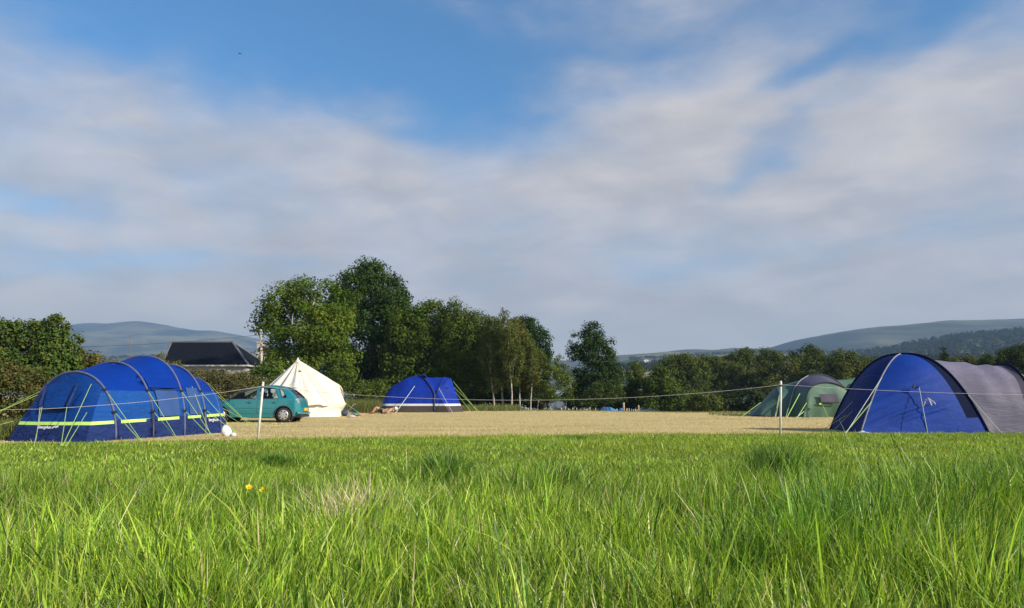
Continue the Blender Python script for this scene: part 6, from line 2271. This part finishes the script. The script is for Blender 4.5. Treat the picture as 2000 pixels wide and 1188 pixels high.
# ================================================================== BUILDINGS
def farmhouse():
    D = 58.0
    zg = tz(-25, D)
    M_SLATE = pm('dark slate', (0.004, 0.006, 0.012), (0.008, 0.010, 0.017), 3.0, 0.8, 0.4, 9, spec=0.12, stretch=(1, 1, 3))  # dark slate, colour deepened further to hold the tree's shade
    M_WALL = pm('grey rendered wall', (0.42, 0.41, 0.38), (0.34, 0.33, 0.31), 2.5, 0.9, 0.3)
    M_RIDGE = pm('grey ridge tile', (0.14, 0.145, 0.155), (0.10, 0.105, 0.115), 5, 0.7)
    M_GUT = pm('white painted gutter', (0.62, 0.62, 0.60), (0.54, 0.54, 0.52), 5, 0.6)
    o = thing('farmhouse', 'long low house with dark slate hipped roof behind the hedge', 'house', (-22.4, D + 3, zg))
    ez = Q(400, 713, D).z
    x0, x1 = Q(322, 713, D).x, Q(482, 713, D).x
    rz = Q(400, 668, D + 2.6).z
    rx0, rx1 = Q(334, 668, D + 2.6).x, Q(453, 667, D + 2.6).x
    y0, y1, ym = D, D + 5.4, D + 2.7
    ov = 0.18
    e = [Vector((x0 - ov, y0 - ov, ez)), Vector((x1 + ov, y0 - ov, ez)), Vector((x1 + ov, y1 + ov, ez)), Vector((x0 - ov, y1 + ov, ez))]
    a, b = Vector((rx0, ym, rz)), Vector((rx1, ym, rz))
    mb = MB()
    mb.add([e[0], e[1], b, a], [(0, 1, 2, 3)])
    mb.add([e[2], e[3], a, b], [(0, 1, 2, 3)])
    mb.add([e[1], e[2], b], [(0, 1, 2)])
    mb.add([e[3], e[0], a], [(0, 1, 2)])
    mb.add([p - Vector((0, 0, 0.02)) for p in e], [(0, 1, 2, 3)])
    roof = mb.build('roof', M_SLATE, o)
    mb = MB()
    mb.tube([a, b], 0.09, 6)
    mb.tube([b, e[1]], 0.09, 6)
    mb.tube([b, e[2]], 0.07, 6)
    mb.tube([a, e[0]], 0.07, 6)
    mb.build('ridge_tiles', M_RIDGE, roof)
    mb = MB()
    mb.box(((x0 + x1) / 2, (y0 + y1) / 2, (zg - 0.3 + ez - 0.04) / 2), (x1 - x0, y1 - y0, ez - 0.04 - zg + 0.3))
    mb.build('wall', M_WALL, o)
    mb = MB()
    mb.box(((x0 + x1) / 2, y0 - ov - 0.04, ez - 0.06), (x1 - x0 + 2 * ov, 0.10, 0.11))
    mb.box((x1 + ov + 0.04, (y0 + y1) / 2, ez - 0.06), (0.10, y1 - y0 + 2 * ov, 0.11))
    mb.build('gutter', M_GUT, o)
    for px0, px1 in ((413, 425), (428, 440), (352, 364)):
        xa, xb = Q(px0, 722, D).x, Q(px1, 722, D).x
        zt_, zb_ = Q(413, 721, D).z, Q(413, 738, D).z
        mb = MB()
        w = 0.07
        for (cx, cz, sx, sz) in (((xa + xb) / 2, zt_, xb - xa + w, w), ((xa + xb) / 2, zb_, xb - xa + w, w), (xa, (zt_ + zb_) / 2, w, zt_ - zb_ - w), (xb, (zt_ + zb_) / 2, w, zt_ - zb_ - w)):
            mb.box((cx, y0 - 0.03, cz), (sx, 0.06, sz))
        f = mb.build('window', M_GUT, o)
        mb = MB()
        mb.box(((xa + xb) / 2, y0 - 0.01, (zt_ + zb_) / 2), (xb - xa - w, 0.02, zt_ - zb_ - w))
        mb.build('pane', pm('dark window glass', (0.03, 0.04, 0.05), (0.02, 0.03, 0.035), 2, 0.08), f)
    # pale gabled house behind
    D2 = 74.0
    zg2 = tz(-25, D2)
    o = thing('gabled_house', 'pale gabled house with brown verge half hidden behind the telegraph pole', 'house', (Q(515, 690, D2).x, D2 + 3, zg2))
    xa, xb = Q(497, 690, D2).x, Q(552, 690, D2).x
    xm = Q(497, 690, D2).x + 0.2
    M_CREAM = pm('cream render', (0.50, 0.45, 0.39), (0.42, 0.38, 0.33), 2, 0.9, 0.2)
    ez2, rz2 = Q(520, 697, D2).z, Q(497, 664, D2).z
    mb = MB()
    mb.box(((xa + xb) / 2, D2 + 3, (zg2 - 0.3 + ez2) / 2), (xb - xa, 6, ez2 - zg2 + 0.3))
    mb.add([(xa + 0.8, D2, ez2 + 0.004), (xb, D2, ez2 + 0.004), (xa + 0.8, D2, rz2 - 0.7), (xa + 0.8, D2 + 6, ez2 + 0.004), (xb, D2 + 6, ez2 + 0.004), (xa + 0.8, D2 + 6, rz2 - 0.7)], [(0, 1, 2), (5, 4, 3), (0, 2, 5, 3), (1, 4, 5, 2)])
    mb.build('wall', M_CREAM, o)
    mb = MB()
    mb.tube([(xa + 0.7, D2 - 0.1, rz2 - 0.6), (xb + 0.4, D2 - 0.1, ez2 - 0.1)], 0.13, 4)
    mb.add([(xa + 0.7, D2 - 0.1, rz2 - 0.55), (xb + 0.5, D2 - 0.1, ez2 - 0.02), (xb + 0.5, D2 + 6.1, ez2 - 0.02), (xa + 0.7, D2 + 6.1, rz2 - 0.55)], [(0, 1, 2, 3)])
    rf = mb.build('roof', pm('brown verge board', (0.10, 0.065, 0.05), (0.08, 0.05, 0.04), 4, 0.8), o)
    mb = MB()
    mb.box((xa + 0.45, D2 + 0.6, (ez2 + rz2 - 0.3) / 2), (0.55, 1.0, rz2 - 0.2 - ez2))
    mb.box((xa + 0.45, D2 + 0.6, rz2 - 0.23), (0.65, 1.12, 0.12))
    mb.build('chimney', M_CREAM, o)


farmhouse()


def poles():
    M_WOOD = pm('weathered grey pole', (0.50, 0.45, 0.38), (0.38, 0.34, 0.28), 4, 0.9, 0.4, stretch=(1, 1, 0.2))
    D = 50.0
    b = T(512, D)
    t = Q(509.5, 644, D)
    o = thing('telegraph_pole', 'grey wooden telegraph pole against the left side of the bright tree', 'telegraph pole', b)
    mb = MB()
    mb.tube([b - Vector((0, 0, 0.2)), b.lerp(t, 0.5), t], [0.10, 0.085, 0.070], 10)
    mb.build('shaft', M_WOOD, o, sm=True)
    mb = MB()
    k = t - Vector((0, 0, 0.30))
    mb.tube([k + Vector((-0.13, -0.05, 0)), k + Vector((0.13, -0.05, 0))], 0.03, 6)
    mb.lathe([(0.03, 0), (0.045, 0.04), (0.03, 0.10), (0, 0.11)], k + Vector((-0.11, -0.05, 0.03)), 8)
    mb.build('insulator', M_DARK, o)
    D2 = 120.0
    b2 = T(254, D2)
    t2 = Q(254, 655, D2)
    o = thing('telegraph_pole', 'thin far telegraph pole against the hill above the long blue tent', 'telegraph pole', b2)
    mb = MB()
    mb.tube([b2 - Vector((0, 0, 0.2)), t2], [0.07, 0.05], 8)
    mb.build('shaft', pm('dark far pole', (0.14, 0.125, 0.11), (0.10, 0.09, 0.08), 4, 0.9), o, sm=True)
    k2 = t2 - Vector((0, 0, 0.9))
    mb = MB()
    mb.tube([k2 + Vector((-0.3, 0, 0)), k2 + Vector((0.3, 0, 0))], 0.03, 6)
    mb.build('cross_arm', M_WOOD, o)
    # the wire runs from the near pole leftwards past the house roof
    w0, w1 = t - Vector((0.05, 0.05, 0.35)), Q(-260, 668, 46)
    mb = MB()
    mb.tube([w0.lerp(w1, i / 30) - Vector((0, 0, 0.55 * 4 * (i / 30) * (1 - i / 30))) for i in range(31)], 0.016, 4)
    tag(mb.build('overhead_wire', pm('grey cable', (0.06, 0.06, 0.065), (0.05, 0.05, 0.055), 4, 0.6)), 'thin overhead wire running left from the telegraph pole', 'wire')


poles()


def beyond_crest():
    M_TIN = pm('grey blue sheet metal', (0.20, 0.25, 0.31), (0.15, 0.19, 0.24), 2, 0.5, 0.4, stretch=(6, 1, 0.5))
    D = 70.0
    zg = tz(5, D)
    o = thing('shed', 'grey blue metal shed behind the young trees', 'shed', (Q(1092, 790, D).x, D + 2, zg))
    xa, xb = Q(1071, 780, D).x, Q(1116, 780, D).x
    zt_ = Q(1080, 775, D).z
    mb = MB()
    mb.box(((xa + xb) / 2, D + 1.6, (zg + zt_) / 2), (xb - xa, 3.0, zt_ - zg))
    mb.build('wall', M_TIN, o)
    mb = MB()
    mb.add([(xa - .1, D - .05, zt_ + .0), (xb + .1, D - .05, zt_), (xb - .6, D + 1.6, zt_ + .75), (xa - .1, D + 1.6, zt_ + .75), (xb + .1, D + 3.2, zt_), (xa - .1, D + 3.2, zt_)], [(0, 1, 2, 3), (2, 4, 5, 3), (0, 3, 5), (1, 4, 2)])
    mb.build('roof', pm('pale grey blue roof', (0.26, 0.32, 0.39), (0.20, 0.25, 0.31), 2, 0.5), o)
    mb = MB()
    mb.box(((xa * 0.4 + xb * 0.6), D + 0.04, zg + 0.95), (0.9, 0.10, 1.9))
    mb.build('door', pm('dark doorway boards', (0.035, 0.04, 0.045), (0.05, 0.055, 0.06), 3, 0.8), o)
    # brown tarpaulin shelter
    D = 64.0
    zg = tz(3, D)
    M_TARP = pm('brown tarpaulin', (0.20, 0.095, 0.06), (0.15, 0.07, 0.045), 3, 0.7, 0.5)
    o = thing('tarp_shelter', 'brown tarpaulin shelter sloping to the right behind the birches', 'shelter', (Q(1050, 795, D).x, D, zg))
    a, b, c = Q(1044, 786, D), Q(1056, 787, D), Q(1066, 806, D)
    mb = MB()
    mb.grid([[p + Vector((0, 0.35 * k, -0.05 * math.sin(math.pi * k / 6))) for p in (a, b, b.lerp(c, 0.5) + Vector((0, 0, -0.03)), Vector((c.x, c.y, zg)))] for k in range(7)])
    mb.build('sheet', M_TARP, o, sm=True)
    for p in (a, b):
        for y in (0.0, 2.1):
            mb = MB()
            mb.tube([(p.x, p.y + y, zg - 0.1), (p.x, p.y + y, p.z + 0.05)], 0.025, 6)
            mb.build('pole', M_BARK, o)
    # white sheeted heap
    c = T(1042, 58.0)
    mb = MB()
    top = Q(1042, 797.5, 58).z
    h = top - c.z
    rows = []
    for k in range(8):
        t = k / 7
        row = []
        for j in range(25):
            a = 2 * math.pi * (j % 24) / 24
            r_ = (1 - (1 - t) ** 2.6) if False else math.cos(t * math.pi / 2) ** 0.55
            w = 1 + 0.10 * math.sin(4 * a + 1) + 0.06 * math.sin(9 * a + t * 7)
            row.append(c + Vector((0.52 * r_ * w * math.cos(a) + 0.12 * t * math.sin(3 * a), 0.55 * r_ * w * math.sin(a), h * t)))
        rows.append(row)
    mb.grid(rows)
    tag(mb.build('covered_trailer', pm('white groundsheet', (0.72, 0.72, 0.73), (0.60, 0.60, 0.62), 3, 0.6, 0.4), None, sm=True), 'rounded white sheeted heap at the foot of the birches', 'covered heap')
    c = T(986, 56.0)
    mb = MB()
    mb.lathe([(0.0, 0.75), (0.12, 0.70), (0.16, 0.4), (0.2, 0.1), (0.2, 0.0)], c, 10, sx=1.0)
    tag(mb.build('feed_sack', pm('pale sacking', (0.45, 0.44, 0.40), (0.38, 0.37, 0.34), 4, 0.8, 0.4), None, sm=True), 'pale sack standing against the forked birch', 'sack')
    c = T(974, 51.0)
    # stakes and posts along the field's end
    M_ST = pm('bare wooden stake', (0.42, 0.33, 0.22), (0.30, 0.23, 0.15), 5, 0.9, 0.3, stretch=(1, 1, 0.3))
    M_ST2 = pm('pale tree guard', (0.55, 0.53, 0.47), (0.44, 0.42, 0.37), 5, 0.8)
    L = [(1247, 792, 54, .06, 1, 'stout brown post at the right end of the stakes'), (1218, 787, 54, .075, 1, 'tallest pale post right of the small blue tent')]
    for px, py, D, r, k, lab in L:
        b = T(px, D)
        t = Q(px, py, D)
        mb = MB()
        mb.tube([b - Vector((0, 0, .1)), t, t + Vector((0, 0, 0.02))], [r, r * .95, r * .6], 8)
        tag(mb.build('wooden_post', M_ST, None, sm=True), lab, 'post')
    rr = random.Random(9)
    xs_ = [1031, 1027, 1077, 1096, 1099, 1104, 1110, 1119, 1126, 1133, 1146, 1152, 1164, 1205, 1224, 1229, 1234, 1238, 1241, 1244]
    first = None
    for i, px in enumerate(xs_):
        D = 53.0 + rr.uniform(-1.2, 3.5)
        py = 803 - rr.uniform(4, 9.5) if px < 1200 else 803 - rr.uniform(3, 6)
        b = T(px, D)
        t = Q(px, py, D)
        if first is None:
            mb = MB()
            mb.tube([(0, 0, -0.15), (0, 0, 0.5), (0, 0, 1.0), (0, 0, 1.01)], [0.028, 0.028, 0.026, 0.015], 7)
            s = first = mb.build('tree_stake', M_ST2, None, sm=True)
        else:
            s = first.copy()
            COL.objects.link(s)
        s.location = b
        s.rotation_euler = (rr.uniform(-.04, .04), rr.uniform(-.06, .06), rr.uniform(0, 6))
        s.scale = (rr.uniform(0.8, 1.3), rr.uniform(0.8, 1.3), max(0.25, t.z - b.z))
        tag(s, 'short pale stake among the row of stakes along the far end of the field', 'stake', 'stakes along the far end of the field')
    # far white farm on the low hill
    for px, w, h, lab in ((1262, 6, 2.6, 'tiny far white farmhouse on the low hill'), (1271, 4, 2.0, 'tiny far white barn beside the farmhouse on the low hill')):
        D = 1040.0
        c = Q(px, 706.5, D)
        o = thing('far_farmhouse', lab, 'farmhouse', c)
        mb = MB()
        mb.box(c + Vector((0, 0, h / 2 - 1)), (w, 6, h + 2))
        mb.build('wall', pm('whitewash', (0.80, 0.79, 0.76), (0.72, 0.71, 0.69), 0.3, 0.9), o)
        mb = MB()
        mb.add([c + Vector(p) for p in ((-w / 2 - .3, -3.3, h), (w / 2 + .3, -3.3, h), (w / 2 + .3, 0, h + 2.2), (-w / 2 - .3, 0, h + 2.2), (w / 2 + .3, 3.3, h), (-w / 2 - .3, 3.3, h))], [(0, 1, 2, 3), (3, 2, 4, 5), (0, 3, 5), (1, 4, 2)])
        mb.build('roof', pm('grey slate', (0.12, 0.125, 0.14), (0.09, 0.095, 0.105), 0.5, 0.7), o)


beyond_crest()


def buttercups():
    M_PETAL = pm('yellow petal', (0.80, 0.62, 0.008), (0.76, 0.55, 0.006), 30, 0.35, transl=0.2)
    M_STEM = pm('flower stem', (0.10, 0.17, 0.03), (0.08, 0.14, 0.03), 20, 0.6)
    for px, py, D, sz, tilt, lab in ((486, 952.5, 5.0, 0.021, 0.5, 'leftmost and largest of the three yellow meadow flowers'), (492.5, 953.5, 5.06, 0.015, -0.6, 'yellow meadow flower touching the largest one'), (514, 957.5, 4.9, 0.022, -0.6, 'separate yellow meadow flower on the right of the other two')):
        h = Q(px, py, D)
        b = Vector((h.x + 0.03, D + 0.02, tz(h.x, D)))
        o = thing('buttercup', lab, 'flower', b, 'yellow flowers in the meadow')
        mb = MB()
        mb.tube([b, b.lerp(h, 0.5) + Vector((0.01, 0, 0)), h], 0.0018, 5)
        mb.build('stem', M_STEM, o)
        ax = Vector((math.sin(tilt) * 0.6, -0.65, 0.75)).normalized()
        u = ax.orthogonal().normalized()
        w = ax.cross(u)
        for k in range(6):
            a = 2 * math.pi * k / 6
            d = u * math.cos(a) + w * math.sin(a)
            s = ax.cross(d)
            mb = MB()
            mb.grid([[h + d * (sz * t) + s * (sz * 0.48 * j * math.sin(math.pi * min(1, 0.12 + t * 0.8))) + ax * (sz * 0.55 * t * t - sz * 0.08 * abs(j)) for j in (-1, 0, 1)] for t in (0, .3, .6, .85, 1.0)])
            mb.build('petal', M_PETAL, o, sm=True)
        mb = MB()
        mb.lathe([(0.0, 0.005), (0.005, 0.003), (0.006, 0.0)], h + ax * 0.002, 8)
        mb.build('flower_centre', pm('flower centre', (0.55, 0.36, 0.01), (0.5, 0.3, 0.01), 40, 0.7), o)


buttercups()


def bird():
    c = Q(468, 105, 60)
    M_F = pm('dark plumage', (0.020, 0.024, 0.032), (0.03, 0.034, 0.042), 20, 0.7)
    o = thing('bird', 'small dark bird flying in the open blue sky', 'bird', c)
    mb = MB()
    mb.tube([c + Vector((-0.11, 0, -0.012)), c + Vector((-0.085, 0, -0.004)), c + Vector((-0.05, 0, 0)), c + Vector((0.02, 0, 0)), c + Vector((0.08, 0, 0.006)), c + Vector((0.14, 0, 0.008))], [0.004, 0.018, 0.022, 0.028, 0.014, 0.004], 8)
    mb.build('body', M_F, o, sm=True)
    for s in (-1, 1):
        mb = MB()
        mb.grid([[c + Vector((-0.03 + 0.10 * t + w * (0.07 - 0.05 * t), s * (0.02 + 0.20 * t), 0.01 + 0.05 * math.sin(t * 2.4) - 0.05 * t)) for w in (0, 0.5, 1)] for t in (0, .25, .5, .75, 1)])
        mb.build('wing', M_F, o, sm=True)
    mb = MB()
    mb.grid([[c + Vector((0.10 + 0.09 * t, w * (0.012 + 0.03 * t), 0.006)) for w in (-1, 0, 1)] for t in (0, 1)])
    mb.build('tail', M_F, o)


bird()
# ================================================================== AIR
def haze():
    m = bpy.data.materials.new('haze air')
    m.use_nodes = True
    t = m.node_tree
    t.nodes.clear()
    out = t.nodes.new('ShaderNodeOutputMaterial')
    v = t.nodes.new('ShaderNodeVolumePrincipled')
    v.inputs['Color'].default_value = HAZE_COL
    v.inputs['Density'].default_value = HAZE_D
    v.inputs['Anisotropy'].default_value = 0.0
    t.links.new(v.outputs[0], out.inputs['Volume'])
    mb = MB()
    mb.box((0, 2800, 225), (11200, 5800, 530))
    o = mb.build('haze', m)
    tag(o, kind='stuff')
    o.display_type = 'WIRE'


HAZE_COL = (0.34, 0.54, 0.86, 1)
HAZE_D = 2.2e-4
haze()
